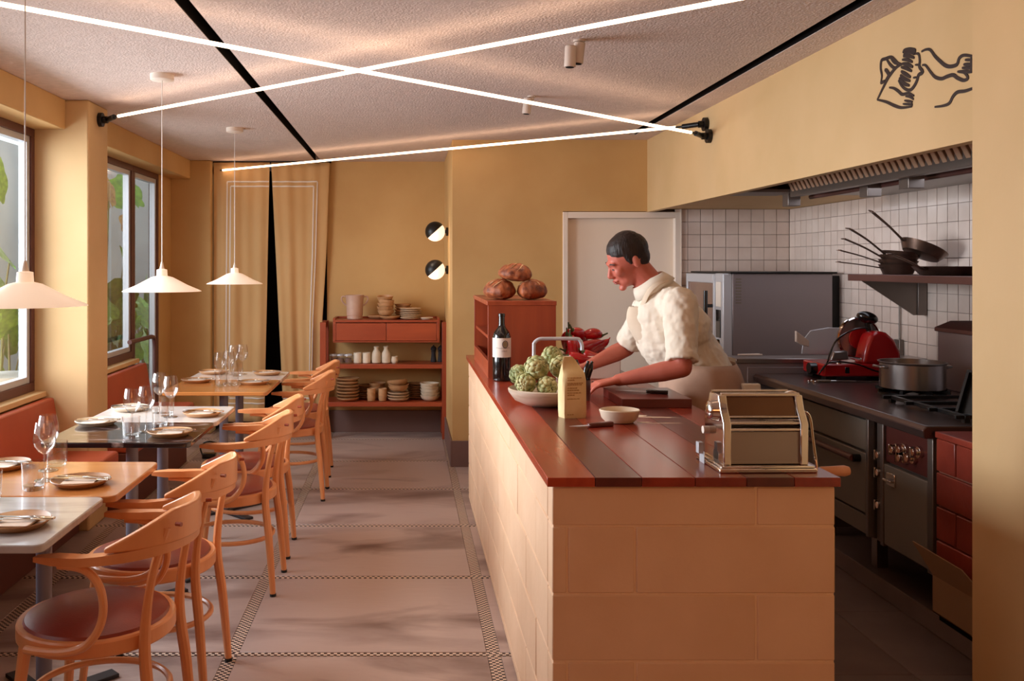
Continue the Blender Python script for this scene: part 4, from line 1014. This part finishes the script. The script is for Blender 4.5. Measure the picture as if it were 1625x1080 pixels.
obj('back_cover', G().prism([(.070, .02), (.070, .138), (.034, .203), (.030, .203), (.066, .136), (.066, .02)], -.108, .108, 'x'), m_steel, pa)
for y, z, r in ((-.045, .128, .012), (-.018, .158, .018), (.022, .158, .018), (-.038, .206, .006), (.034, .206, .005)): obj('roller', G().cyl((-.110, y, z), (.110, y, z), r, n=28), m_chrome, pa)
for z_, r_ in ((.114, .0045), (.131, .0045), (.148, .003)): obj('cross_bar', G().cyl((-.100, -.072+(z_-.114)*.3, z_), (.100, -.072+(z_-.114)*.3, z_), r_, n=12), m_chrome, pa)
obj('top_handle', G().rect_sweep(smoothpath([(.07, -.03, .206), (.088, -.03, .214), (.104, -.03, .212), (.118, -.03, .198)], 5), [.012]*16, [.003]*16), m_white, pa)
obj('crank', G().tube(smoothpath([(.116, -.01, .138), (.132, -.01, .150), (.146, -.012, .150), (.155, -.014, .130), (.160, -.018, .075), (.166, -.022, .020), (.170, -.022, -.008)], 6), .0042, 10), m_chrome, pa)
obj('crank_handle', G().lathe([(.0, 0), (.010, .001), (.0125, .01), (.0135, .04), (.0155, .075), (.012, .088), (0, .091)], 22, M=Matrix.Rotation(PI/2, 3, 'Y'), c=(.172, -.022, -.012)), m_pinkwood, pa)
obj('knob', G().cyl((-.116, .04, .095), (-.134, .04, .095), .011, n=18), m_white, pa)
obj('clamp_foot', G().box(-.137, -.1355, .02, .06, .0, .035).box(-.150, -.1355, .028, .052, .028, .060), m_alu, pa, bevel=.004)
# ================================================================== KITCHEN
# raised plinth
struct('trim_5', G().box(2.10, 2.8, 2.4, 6.6, 0, .085), m_kfloor, bevel=.004)
kl = thing('kitchen_range', 'long dark steel kitchen range and worktop along the tiled wall', 'range', (2.3, 4.0, 0))
def kp(name, g, m, par=None, **k):
    if par is None: par = kl; g.v = [(x-2.3, y-4.0, z) for x, y, z in g.v]
    else: g.v = [(x-2.3, y-4.0, z) for x, y, z in g.v]
    return obj(name, g, m, par, **k)
m_ktop = mat('dark steel worktop', rgb(96, 78, 74), rough=.28, metal=.75)
kp('worktop', G().prism([(1.83, .855), (1.825, .885), (1.84, .90), (2.78, .90), (2.78, .86), (1.85, .855)], 3.23, 4.81), m_ktop, bevel=.004, seg=3)
kp('cabinet_body', G().box(1.90, 2.75, 3.71, 4.35, .36, .855).box(1.90, 2.75, 3.25, 3.69, .36, .855).box(2.4, 2.75, 4.35, 4.8, .36, .855), m_steel_d, bevel=.002)
kp('recess_panel', G().box(1.915, 1.93, 3.612, 3.705, .37, .855), m_dark)
kp('drawer', G().box(1.878, 1.90, 3.73, 4.33, .71, .835), m_steel_p, bevel=.003)
dr = kp('oven_door', G().box(1.874, 1.90, 3.73, 4.33, .455, .70), m_steel_p, bevel=.003)
kp('door_handle', G().cyl((1.845, 3.78, .672), (1.845, 4.28, .672), .013, n=14), m_frame, dr)
for a_ in (3.78, 4.28): kp('handle_bracket', G().cyl((1.845, a_, .672), (1.876, a_, .672), .016, n=12), m_black, dr)
kp('lower_panel', G().box(1.878, 1.90, 3.73, 4.33, .37, .445), m_steel_p, bevel=.002)
kp('control_panel', G().box(1.882, 1.90, 3.29, 3.585, .70, .845), mat('oxblood panel', rgb(82, 34, 30), rough=.35), bevel=.002)
d2 = kp('cabinet_door', G().box(1.876, 1.90, 3.285, 3.59, .375, .69), m_steel_p, bevel=.003)
kp('latch', G().box(1.868, 1.878, 3.50, 3.56, .615, .665).box(1.852, 1.87, 3.50, 3.56, .632, .642), m_chrome, d2, bevel=.002)
for a_, b_ in ((3.59, 3.612), (3.705, 3.725), (3.25, 3.285), (4.33, 4.36)): kp('upright', G().box(1.872, 1.90, a_, b_, .365, .855), m_steel_d, bevel=.002)
def knob(y, z, x=1.882):
    o = kp('control_knob', G().cyl((x, y, z), (x-.014, y, z), .022, n=18).cyl((x-.014, y, z), (x-.034, y, z), .012, .015, 14).box(x-.042, x-.014, y-.004, y+.004, z-.02, z+.02), m_chrome, bevel=.001)
for y, z in ((3.49, .765), (3.44, .775), (3.44, .745), (3.385, .755), (3.345, .785)): knob(y, z)
for z in (.71, .64, .51): knob(3.66, z, 1.915)
for y in (3.56, 3.40, 4.2, 4.7): kp('leg', G().box(2.15, 2.20, y-.025, y+.025, .085, .36), m_steel, bevel=.002)
# burners / grates
gr = thing('pan_support', 'black cast iron pan support on the range, near the pillar', 'grate', (2.2, 3.55, .9))
for x in (-.18, .18): obj('grate_bar', G().box(x-.008, x+.008, -.26, .26, .012, .028), m_black, gr, bevel=.002)
for y in (-.25, -.08, .08, .25): obj('grate_bar', G().box(-.22, .22, y-.007, y+.007, .014, .028), m_black, gr, bevel=.002)
for x in (-.18, .18):
    for y in (-.25, .25): obj('foot', G().box(x-.01, x+.01, y-.01, y+.01, 0, .014), m_black, gr)
obj('burner', G().lathe([(.06, 0), (.06, .008), (.035, .010), (.035, .018), (0, .019)], 24), m_black, gr)
pl = thing('griddle_plate', 'black handled griddle tilted against the pillar side of the range', 'griddle', (2.13, 3.36, .975)); pl.rotation_euler = (0, -1.1, .5)
obj('plate', G().box(-.07, .10, -.08, .08, -.006, .006), m_black, pl, bevel=.004)
obj('rim', G().box(-.07, .10, .07, .08, .006, .026).box(.09, .10, -.08, .07, .006, .026), m_black, pl)
# brick base beside the range
bk = thing('brick_base', 'red glazed brick base at the pillar end of the range', 'brick base', (2.25, 2.95, 0))
obj('core', G().box(-.375, .5, -.20, .265, .40, .86), m_brickgrout, bk)
for r_ in range(4):
    z0 = .388+r_*.119; y = -.20-(.12 if r_ % 2 else 0)
    while y < .26:
        a, b = max(y, -.20), min(y+.235, .265)
        if b-a > .03: obj('brick', G().box(-.388, -.30, a+.003, b-.003, z0+.003, z0+.116), m_brick, bk, bevel=.004)
        y += .235
obj('slab', G().box(-.39, .5, -.20, .268, .862, .885), m_brick, bk, bevel=.004)
obj('lower_shelf', G().box(-.375, .5, -.20, .265, .222, .245), m_dark, bk); obj('rear_support', G().box(-.05, .5, -.20, .265, .085, .40), m_dark, bk)
# cardboard box
cb = thing('cardboard_box', 'open brown cardboard box below the bricks beside the range', 'box', (1.99, 3.06, .246), 0)
T = .004
obj('side_wall', G().box(-.13, -.13+T, -.20, .17, .0, .13), m_card, cb); obj('side_wall', G().box(.13, .13+T, -.20, .17, 0, .13), m_card, cb)
obj('side_wall', G().box(-.126, .13, .17, .17+T, 0, .13), m_card, cb); obj('side_wall', G().box(-.126, .13, -.20, -.20+T, 0, .13), m_card, cb); obj('bottom', G().box(-.13, .13, -.20, .17, -.0002, T), m_card, cb)
obj('flap', G().prism([(-.20, 0), (.17, 0), (.235, .105), (-.05, .095)], -.002, .002, 'x'), m_card, cb, loc=(-.128, 0, .13), rot=(0, -.35, 0))

# low prep cabinet + tray
pc = thing('steel_prep_cabinet', 'pale steel cabinet between the range and the oven', 'cabinet', (2.2, 5.2, 0))
obj('body', G().box(-.455, .55, -.37, -.21, .085, .95), m_steel_side, pc, bevel=.003); obj('top', G().box(-.462, .55, -.378, -.20, .95, .975), m_steel, pc, bevel=.003)
obj('front_panel', G().box(-.40, .50, -.376, -.371, .12, .93), m_steel_side, pc, bevel=.002)
tg = thing('white_tongs', 'pale serving tongs lying on the steel cabinet', 'tongs', (1.87, 4.97, .976), .1)
for s in (-1, 1): obj('arm', G().tube(smoothpath([(-.07, 0, .006), (0, s*.012, .006), (.06, s*.016, .006)], 4), .004, 6), m_white, tg)

# ---- combi oven
ov = thing('combi_oven', 'large steel combi oven with a glass door facing the cook', 'oven', (2.40, 6.2, 0))
def op(name, g, m, par=None, **k):
    g.v = [(x-2.40, y-6.2, z) for x, y, z in g.v]; return obj(name, g, m, par or ov, **k)
op('body', G().box(2.08, 2.72, 5.83, 6.60, .86, 1.415), m_steel_side, bevel=.006)
op('top_plate', G().box(2.06, 2.74, 5.81, 6.62, 1.415, 1.425), m_black, bevel=.002)
op('base_tray', G().box(2.10, 2.74, 5.83, 6.60, .835, .86), m_black)
op('rear_duct', G().box(2.74, 2.785, 5.88, 6.55, .9, 1.40), m_black)
op('control_panel', G().box(2.02, 2.08, 5.83, 5.99, .86, 1.415), m_alu, bevel=.008, seg=3)
op('display', G().box(2.016, 2.021, 5.865, 5.955, 1.20, 1.36), m_label, bevel=.001)
op('display_glass', G().box(2.014, 2.019, 5.870, 5.95, 1.0, 1.18), m_plastic, bevel=.001)
op('dial', G().cyl((2.02, 5.91, .965), (1.995, 5.91, .965), .026, .022, n=20), m_chrome)
od = op('oven_door', G().box(2.02, 2.078, 6.00, 6.03, .87, 1.41).box(2.02, 2.078, 6.57, 6.60, .87, 1.41).box(2.02, 2.078, 6.03, 6.57, .87, .94).box(2.02, 2.078, 6.03, 6.57, 1.35, 1.41), m_alu, bevel=.004)
op('door_glass', G().box(2.03, 2.04, 6.03, 6.57, .94, 1.35), mat('oven glass', rgb(120, 84, 66), rough=.12, coat=.5), od)
op('door_handle', G().cyl((1.975, 6.035, 1.10), (1.975, 6.035, 1.30), .014, n=14).cyl((1.975, 6.035, 1.2), (2.03, 6.035, 1.2), .012, n=12), m_plastic, od)
g = G()
for k in range(9): g.box(2.10, 2.135, 5.826, 5.8295, 1.375-.019*k, 1.383-.019*k)
op('vent_grille', g, m_steel_p)
st = thing('oven_stand', 'black open steel stand under the combi oven', 'stand', (2.40, 6.2, 0))
for x in (-.30, .30):
    for y in (-.33, .36): obj('leg', G().box(x-.02, x+.02, y-.02, y+.02, .0, .835), m_black, st, bevel=.002)
obj('top_frame', G().box(-.32, .32, -.36, .39, .80, .834), m_black, st); obj('runner', G().box(-.32, .32, -.36, .39, .50, .52), m_black, st)

# ---- hood under the bulkhead
hd = thing('extractor_hood', 'steel extractor hood with slotted baffles under the bulkhead', 'hood', (2.2, 4.0, 1.86))
def hp(name, g, m, **k):
    g.v = [(x-2.2, y-4.0, z-1.86) for x, y, z in g.v]; return obj(name, g, m, hd, **k)
hp('casing', G().box(1.802, 2.14, 2.76, 5.29, 2.18, 2.20).box(2.14, 2.785, 2.76, 5.29, 1.90, 2.20).box(1.802, 2.14, 5.28, 5.29, 1.87, 2.18), m_steel_d)
hp('filter_backing', G().prism([(2.125, 1.86), (2.135, 1.86), (1.975, 2.17), (1.965, 2.17)], 2.78, 5.0), m_frame)
hp('channel', G().box(2.10, 2.14, 2.76, 5.0, 1.84, 1.90), m_steel_d, bevel=.002)
y = 2.80
while y < 4.98:
    hp('baffle', G().prism([(2.105, 1.86), (2.123, 1.86), (1.963, 2.17), (1.945, 2.17)], y, y+.030), m_grille, bevel=.003); y += .050
hp('canopy_panel', G().box(2.14, 2.785, 2.76, 5.28, 1.872, 1.885).box(1.802, 2.14, 5.0, 5.28, 1.868, 1.885), m_steel_d, bevel=.002)
hp('pipe', G().cyl((2.30, 2.8, 1.855), (2.30, 5.2, 1.855), .012, n=12), m_frame)
for Y, xx in ((5.15, 2.17), (4.45, 2.26), (3.98, 2.20)): hp('nozzle_box', G().box(xx-.035, xx+.035, Y-.04, Y+.04, 1.80, 1.872), m_steel_d, bevel=.003)
# wall column of tiles (boxed pipe)
# ---- steel wall shelf with pans
ws_ = thing('wall_shelf', 'steel wall shelf holding stacked pans on the tiled wall', 'shelf', (2.59, 4.2, 1.40))
obj('shelf_board', G().box(-.20, .198, -1.3, .75, -.015, .02), m_frame, ws_, bevel=.002)
obj('bracket', G().prism([(-.15, -.015), (.15, -.015), (.15, -.20), (.13, -.20)], .70, .706), m_steel_d, ws_, label='triangular grey steel bracket')
obj('bracket_rail', G().box(.15, .197, .69, .72, -.20, -.015), m_steel_d, ws_, bevel=.002)
def pan(label, loc, r, h, rz, tx=0, ty=0, hl=.26, rise=.10, m=None, lid=False):
    t = thing('frying_pan', label, 'pan', loc, 0, 'pans on the steel wall shelf'); t.rotation_euler = (tx, ty, rz); m = m or m_iron
    obj('pan_body', G().lathe([(r*.72, 0), (r*.76, .001), (r, h), (r*1.01, h+.002), (r*.985, h+.002), (r*.74, .006), (0, .005)], 40), m, t)
    P = smoothpath([(-r*.93, 0, h*.65), (-r-.02, 0, h*.65+rise*.14), (-r-hl*.5, 0, h*.65+rise*.58), (-r-hl, 0, h*.65+rise)], 5)
    N = len(P); obj('handle', G().rect_sweep(P, [.030-.010*math.sin(PI*i/(N-1)) for i in range(N)], [.005]*N), m, t, bevel=.0015)
    e = P[-1]; obj('hanging_loop', G().tube([(e.x-.012+.012*math.cos(k*PI/6), .010*math.sin(k*PI/6), e.z+.002) for k in range(12)], .003, 6, closed=True), m, t)
    return t
SZ = 1.421
pan('large iron frying pan lying flat on the wall shelf', (2.545, 4.30, SZ), .15, .040, .35, hl=.20, rise=.07)
pan('iron pan at the bottom of the far stack on the shelf', (2.56, 4.76, SZ), .092, .05, .02, hl=.21, rise=.030)
pan('second iron pan of the far stack', (2.56, 4.76, SZ+.026), .094, .045, -.04, 0, .06, hl=.20, rise=.050)
pan('third iron pan of the far stack, handle rising', (2.56, 4.755, SZ+.048), .092, .045, .05, 0, .10, hl=.20, rise=.075)
pan('fourth iron pan of the far stack, long bright handle', (2.565, 4.75, SZ+.068), .090, .045, .03, 0, .12, hl=.19, rise=.105)
pan('topmost iron pan of the far stack, steeply tilted', (2.62, 4.66, SZ+.098), .115, .045, .03, 0, .45, hl=.20, rise=.06)
pan('steel pan behind the pillar with handles towards the shelf end', (2.62, 3.72, SZ+.048), .12, .05, .1, 0, .04, hl=.18, rise=.05, m=m_steel)

# ---- slicer
sl = thing('meat_slicer', 'red enamelled meat slicer with round steel blade on the worktop', 'slicer', (2.25, 4.62, .90), 0)
obj('base', G().box(-.19, .20, -.11, .13, .018, .080), m_red, sl, bevel=.008, seg=3)
obj('foot', G().box(-.17, -.12, -.09, -.04, 0, .018).box(.13, .18, -.09, -.04, 0, .018).box(-.17, -.12, .06, .11, 0, .018).box(.13, .18, .06, .11, 0, .018), m_black, sl)
obj('motor_housing', G().prism([(.005, .078), (.20, .078), (.195, .14), (.165, .20), (.125, .235), (.08, .245), (.045, .225), (.025, .17)], -.105, .0), m_red, sl, bevel=.018, seg=4)
b = obj('blade_guard', G().lathe([(.105, -.010), (.112, -.006), (.112, .006), (.105, .010), (.098, .004), (.098, -.004)], 48, caps=False, M=Matrix.Rotation(PI/2, 3, 'X'), c=(.055, .035, .195)), m_chrome, sl)
obj('blade', G().cyl((.055, .030, .195), (.055, .036, .195), .098, n=48), m_steel, sl)
obj('blade_cover', G().cyl((.055, .018, .195), (.055, .030, .195), .055, n=36), m_red, sl)
obj('thickness_plate', G().prism([(-.235, .115), (-.225, .19), (-.19, .235), (-.10, .25), (-.02, .25), (-.03, .10), (-.10, .115)], .040, .046), m_alu, sl, bevel=.003)
obj('carriage', G().prism([(-.15, .095), (-.135, .14), (-.065, .145), (-.06, .10)], -.10, -.05), m_steel, sl, bevel=.006)
obj('carriage_rod', G().cyl((-.06, -.075, .115), (.12, -.09, .082), .006, n=10).cyl((-.1, -.075, .08), (-.1, -.075, .11), .012, n=12), m_chrome, sl)
obj('grip_handle', G().prism([(-.30, .24), (-.235, .19), (-.235, .16), (-.26, .165), (-.30, .185)], -.05, -.03), m_spot, sl, bevel=.003)
obj('meat_knob', G().ell((.065, -.03, .305), (.052, .045, .030), Matrix.Rotation(.3, 3, 'Y'), n=28, m=16).cyl((.065, -.03, .285), (.075, -.03, .235), .014, n=12), m_plastic, sl)
obj('power_cord', G().tube(smoothpath([(.02, -.12, .26), (-.05, -.12, .25), (-.13, -.12, .20), (-.165, -.12, .13), (-.18, -.12, .085), (-.21, -.10, .03), (-.17, -.13, .09), (-.05, -.135, .085), (.05, -.14, .05), (.12, -.13, .04)], 6), .004, 8), m_plastic, sl)
obj('dial', G().cyl((-.19, -.02, .05), (-.225, -.02, .05), .028, n=20), m_plastic, sl)
obj('switch', G().box(-.085, -.065, -.114, -.109, .035, .065), m_plastic, sl, bevel=.001)
tn = thing('steel_tongs', 'steel tongs with wooden grip lying in front of the slicer', 'tongs', (2.13, 4.44, .901), -.03)
obj('arm', G().tube(smoothpath([(-.17, .012, .004), (-.15, .022, .004), (-.09, .006, .004), (.14, .006, .004), (.165, .012, .004)], 5), .003, 8), m_chrome, tn)
obj('arm', G().tube(smoothpath([(-.17, -.012, .004), (-.15, -.022, .004), (-.09, -.006, .004), (.14, -.006, .004), (.165, -.012, .004)], 5), .003, 8), m_chrome, tn)
obj('grip', G().box(-.13, -.07, -.012, .012, .0, .010), m_steel_p, tn, bevel=.003)
# ---- pot
po = thing('steel_pot', 'wide stainless steel pot on the range beside the slicer', 'pot', (2.225, 4.02, .929), 0)
obj('pot_body', G().lathe([(.125, 0), (.13, .003), (.130, .108), (.137, .112), (.138, .117), (.129, .117), (.127, .008), (0, .006)], 48), m_steel, po)
obj('contents', G().cyl((0, 0, .012), (0, 0, .095), .126, n=40), mat('broth', rgb(150, 120, 90), rough=.3), po)
for s in (-1, 1): obj('handle', G().tube(smoothpath([(s*.125, -.035, .092), (s*.155, -.03, .096), (s*.155, .03, .096), (s*.125, .035, .092)], 5), .005, 8), m_steel, po)
g2 = thing('pan_support', 'black cast iron pan support under the steel pot', 'grate', (2.225, 4.02, .9))
for a in range(4):
    an = a*PI/4; obj('grate_bar', G().box(-.15, .15, -.006, .006, .014, .028, Matrix.Rotation(an, 3, 'Z'), (0, 0, .02)), m_black, g2)
obj('ring', G().lathe([(.12, 0), (.135, 0), (.135, .014), (.12, .014)], 28, caps=False), m_black, g2)
# ---- upright steel box at the back of the range
sb = thing('steel_splash_box', 'tall grey steel extraction box behind the pot', 'box', (2.645, 3.95, .9), 0)
obj('body', G().box(-.175, .14, -.45, .30, 0, .27), m_steel_side, sb, bevel=.004)
obj('top_grille', G().prism([(-.185, .262), (-.185, .28), (-.11, .31), (.14, .31), (.14, .262)], -.46, .31), m_frame, sb, bevel=.003)
# conduit & socket on tiled wall
cd = thing('wall_conduit', 'thin grey conduit ending in a socket on the tiled wall', 'conduit', (2.785, 5.15, 1.0))
obj('pipe', G().cyl((-.006, 0, .05), (-.006, 0, .36), .005, n=8), m_steel_d, cd); obj('socket', G().box(-.022, .003, -.03, .03, -.04, .05), m_steel_d, cd, bevel=.003)
# power adapter on the floor under the tables
ad = thing('power_adapter', 'black power adapter with looped cable on the floor between the tables', 'adapter', (-1.50, 6.95, 0))
obj('brick', G().box(-.05, .05, -.03, .03, 0, .04), m_plastic, ad, bevel=.006)
obj('cable', G().tube(smoothpath([(-.05, 0, .02), (-.07, .02, .08), (-.02, .03, .12), (.08, .02, .10), (.14, 0, .03), (.22, -.02, .006)], 6), .006, 8), m_plastic, ad)
obj('plug', G().box(.16, .20, -.02, .02, 0, .035), m_plastic, ad, bevel=.005)

# ================================================================== COOK
ck = thing('cook', 'cook in white shirt and taupe apron leaning over the counter, looking down', 'person', (1.36, 4.15, 0))
C0 = Vector((1.36, 4.15, 0))
def cap(g, a, ra, b, rb, n=16):
    A, B = Vector(a), Vector(b); g.tube([A, B], [ra, rb], n); g.ell(A, (ra*.995,)*3, n=n, m=10); g.ell(B, (rb*.995,)*3, n=n, m=10); return g
def blob(name, g, m, vox, sm=8, parent=ck, label=None, smf=.5):
    g.v = [tuple(Vector(p)-C0) for p in g.v]
    o = obj(name, g, m, parent, angle=180)
    r = o.modifiers.new('remesh', 'REMESH'); r.mode = 'VOXEL'; r.voxel_size = vox; r.use_smooth_shade = True
    s = o.modifiers.new('smooth', 'SMOOTH'); s.factor = smf; s.iterations = sm
    if label: o['label'] = label
    return o
HC = Vector((1.005, 4.15, 1.492)); HR = Matrix.Rotation(math.radians(-26), 3, 'Y') @ Matrix.Rotation(math.radians(8), 3, 'X')
def H(x, y, z): return HC+HR@Vector((x, y, z))
body = G()
# head
body.ell(H(.012, 0, .030), (.096, .077, .088), HR); body.ell(H(-.030, 0, -.025), (.060, .058, .080), HR)
body.ell(H(-.032, 0, -.072), (.052, .052, .040), HR); body.ell(H(-.072, 0, -.106), (.018, .022, .015), HR); body.ell(H(-.078, 0, .020), (.019, .048, .011), HR)
cap(body, H(-.086, 0, .004), .009, H(-.106, 0, -.034), .0115); body.ell(H(-.096, 0, -.040), (.013, .017, .009), HR)
body.ell(H(-.088, 0, -.062), (.011, .024, .0065), HR); body.ell(H(-.086, 0, -.075), (.010, .020, .0065), HR)
body.ell(H(-.005, 0, -.06), (.05, .056, .05), HR)
for s in (-1, 1):
    body.ell(H(.014, s*.076, -.004), (.017, .010, .031), HR @ Matrix.Rotation(s*.25, 3, 'Z')); body.ell(H(-.062, s*.036, -.022), (.026, .024, .028), HR)
    body.ell(H(-.074, s*.031, .002), (.013, .017, .010), HR)
# neck
cap(body, H(.022, 0, -.055), .061, (1.115, 4.15, 1.372), .062); cap(body, (1.115, 4.15, 1.372), .062, (1.16, 4.15, 1.31), .085)
# torso & legs
cap(body, (1.19, 4.15, 1.22), .13, (1.33, 4.15, .95), .125); cap(body, (1.18, 4.02, 1.29), .065, (1.18, 4.28, 1.29), .065)
for s in (-1, 1):
    cap(body, (1.35, 4.15+s*.09, .90), .095, (1.33, 4.15+s*.10, .50), .06); cap(body, (1.33, 4.15+s*.10, .50), .058, (1.38, 4.15+s*.11, .09), .04)
    cap(body, (1.40, 4.15+s*.11, .045), .04, (1.22, 4.15+s*.13, .035), .034)
S1, E1, W1 = Vector((1.19, 3.975, 1.30)), Vector((1.165, 3.86, 1.035)), Vector((.915, 3.95, .972))
S2, E2, W2 = Vector((1.17, 4.325, 1.31)), Vector((1.075, 4.46, 1.065)), Vector((.865, 4.32, .995))
for S, E, W in ((S1, E1, W1), (S2, E2, W2)):
    cap(body, S, .057, E, .041); m_ = E+(W-E)*.3; cap(body, E, .041, m_, .043); cap(body, m_, .043, W, .026)
def hand(W, d, dn, side):
    d = Vector(d).normalized(); sd = Vector(side).normalized(); up = sd.cross(d)
    K = W+d*.085
    for k in range(4):
        o_ = (k-1.5)*.0205; cap(body, W+sd*o_*.55+d*.01, .0155, K+sd*o_, .0125, 10)
    L = [.068, .078, .073, .056]
    for k in range(4):
        o_ = (k-1.5)*.0215; a = K+sd*o_; dd = (d+sd*(k-1.5)*.07+Vector((0, 0, -.25))).normalized(); b = a+dd*L[k]*.55; d2 = (d+Vector((0, 0, -dn-.5))).normalized(); c = b+d2*L[k]*.5
        cap(body, a, .0095, b, .0085, 10); cap(body, b, .0085, c, .0072, 10)
    t0 = W+d*.025-sd*.028; t1 = t0+d*.035-sd*.028+Vector((0, 0, -.010)); t2 = t1+d*.030+sd*.002+Vector((0, 0, -.012))
    cap(body, W+d*.01-sd*.01, .017, t0, .014, 10); cap(body, t0, .013, t1, .011, 10); cap(body, t1, .0105, t2, .0085, 10)
hand(W1, (-1, .12, -.22), .5, (0.12, -1, 0)); hand(W2, (-.85, -.25, -.15), .4, (.25, -1, .1))
blob('body', body, m_skin, .0045, 5)
# hair
hg = G(); hg.ell(H(.010, 0, .052), (.088, .079, .076), HR); hg.ell(H(.052, 0, .006), (.052, .070, .068), HR); hg.ell(H(.020, 0, .066), (.076, .072, .066), HR); hg.ell(H(.046, 0, .042), (.067, .077, .068), HR)
for s in (-1, 1): hg.ell(H(.012, s*.066, .030), (.040, .014, .040), HR); hg.ell(H(-.008, s*.0725, .012), (.009, .007, .022), HR)
blob('hair', hg, m_hair, .004, 2)
for s in (-1, 1):
    obj('eye', G().ell(H(-.0835, s*.031, -.004)-C0, (.0065, .011, .0045), HR, n=14, m=8), m_eye, ck)
    obj('eyebrow', G().tube([H(-.091, s*.014, .019)-C0, H(-.088, s*.034, .024)-C0, H(-.074, s*.052, .018)-C0], [.003, .0035, .002], 6), m_hair, ck)
obj('lips', G().ell(H(-.0985, 0, -.063)-C0, (.0035, .019, .0038), HR).ell(H(-.0955, 0, -.072)-C0, (.0035, .017, .0042), HR), m_lip, ck)
# shirt
sg = G(); cap(sg, (1.175, 4.15, 1.235), .150, (1.20, 4.15, 1.15), .158); cap(sg, (1.20, 4.15, 1.15), .158, (1.335, 4.15, .96), .150); cap(sg, (1.18, 4.03, 1.295), .078, (1.18, 4.27, 1.295), .078)
cap(sg, (1.335, 4.15, .96), .150, (1.35, 4.15, .86), .155); sg.ell((1.345, 4.15, .92), (.165, .225, .13))
cap(sg, (1.13, 4.15, 1.345), .074, (1.16, 4.15, 1.30), .11); cap(sg, (1.235, 4.10, 1.18), .13, (1.235, 4.20, 1.18), .13)
for S, E in ((S1, E1), (S2, E2)):
    F = S+(E-S)*.86; cap(sg, S, .076, S+(E-S)*.5, .069); sg.tube([S+(E-S)*.45, F], [.069, .062], 20); sg.tube([F-(E-S)*.06, F+(E-S)*.05], [.066, .067], 20)
so = blob('shirt', sg, m_shirt, .006, 3, smf=.4)
tx = bpy.data.textures.new('folds', 'CLOUDS'); tx.noise_scale = .045; tx.noise_depth = 2
dm = so.modifiers.new('folds', 'DISPLACE'); dm.texture = tx; dm.strength = .016; dm.mid_level = .45; dm.texture_coords = 'LOCAL'
# collar
cg = G(); n = 28; vs = []
ax = (Vector((1.06, 4.15, 1.425))-Vector((1.16, 4.15, 1.30))).normalized(); side = Vector((0, 1, 0)); fw = ax.cross(side)
for (h_, r_) in ((0, .086), (.03, .081), (.062, .072), (.067, .076), (.04, .089), (.010, .100)):
    for k in range(n):
        a = 2*PI*k/n; dip = .020*max(0, math.cos(a))
        p = Vector((1.130, 4.15, 1.358))+ax*(h_-dip)+fw*(-r_*math.cos(a))*1.0+side*r_*math.sin(a)*.98; vs.append(p-C0)
fs = []
for j in range(5):
    for k in range(n): a = j*n+k; b = j*n+(k+1) % n; fs.append((a, b, b+n, a+n))
co = obj('collar', G().add(vs, fs), m_shirt, ck, angle=180); co.modifiers.new('t', 'SOLIDIFY').thickness = .003
# apron: a shell in front of the shirt with neck strap and waist part
ag = G(); vs = []; fs = []
rows = [(1.285, .065, -.124), (1.22, .095, -.150), (1.12, .12, -.150), (1.02, .155, -.128), (.94, .168, -.108), (.86, .172, -.115), (.70, .18, -.155), (.55, .19, -.17)]
nA = 20
for (z, hw, dx) in rows:
    cx = 1.175+max(0, (1.235-z))*.52 if z > .94 else 1.33
    for k in range(nA+1):
        u = -1+2*k/nA; a = u*(1.25 if z < 1.1 else .8)
        R_ = -dx*1.12+(.013 if z > .9 else .03)
        vs.append(Vector((cx-R_*math.cos(a)-.012, 4.15+hw*math.sin(a)*1.02, z))-C0)
for j in range(len(rows)-1):
    for k in range(nA): a = j*(nA+1)+k; fs.append((a, a+1, a+nA+2, a+nA+1))
ao = obj('apron', G().add(vs, fs), m_apron, ck, angle=180); ao.modifiers.new('t', 'SOLIDIFY').thickness = .004
ao.modifiers.new('sub', 'SUBSURF').render_levels = 2
for s in (-1, 1):
    obj('apron_strap', G().tube([p-C0 for p in smoothpath([(1.055, 4.15+s*.06, 1.285), (1.075, 4.15+s*.085, 1.345), (1.115, 4.15+s*.088, 1.385), (1.175, 4.15+s*.06, 1.405), (1.19, 4.15, 1.408)], 5)], (.004, .013), 8), m_apron, ck)
    obj('trouser_leg', G().tube([Vector((1.35, 4.15+s*.09, .90))-C0, Vector((1.335, 4.15+s*.10, .5))-C0, Vector((1.38, 4.15+s*.11, .07))-C0], [.118, .085, .075], 20), m_trouser, ck, angle=180)
    obj('shoe', G().ell(Vector((1.31, 4.15+s*.12, .045))-C0, (.14, .05, .048), n=24, m=14), m_black, ck)
g = G(); vs = []; fs = []; n = 40
for z, ra, rb_ in ((1.03, .150, .190), (1.0, .168, .215), (.95, .178, .240), (.88, .182, .248), (.75, .19, .255), (.55, .20, .265)):
    for k in range(n):
        a = 2*PI*k/n; q = 1+.02*math.sin(7*a+z*20); vs.append(Vector((1.335+(1.03-z)*.03+ra*q*math.cos(a), 4.15+rb_*q*math.sin(a), z))-C0)
for j in range(5):
    for k in range(n): fs.append((j*n+k, j*n+(k+1) % n, (j+1)*n+(k+1) % n, (j+1)*n+k))
sk = obj('apron_skirt', G().add(vs, fs), mat('brown apron cloth', rgb(186, 152, 130), rgb(172, 136, 114), rough=.85, scale=8, bump=.05), ck, angle=180); sk.modifiers.new('t', 'SOLIDIFY').thickness = .003
tw_ = tag(obj('tea_towel', G().prism([(-.03, 0), (.05, .0), (.06, -.10), (.02, -.22), (-.01, -.12)], -.012, .012), m_shirt, loc=(1.47, 3.93, .96), bevel=.006), 'white tea towel tucked at the cook\'s hip', 'towel')
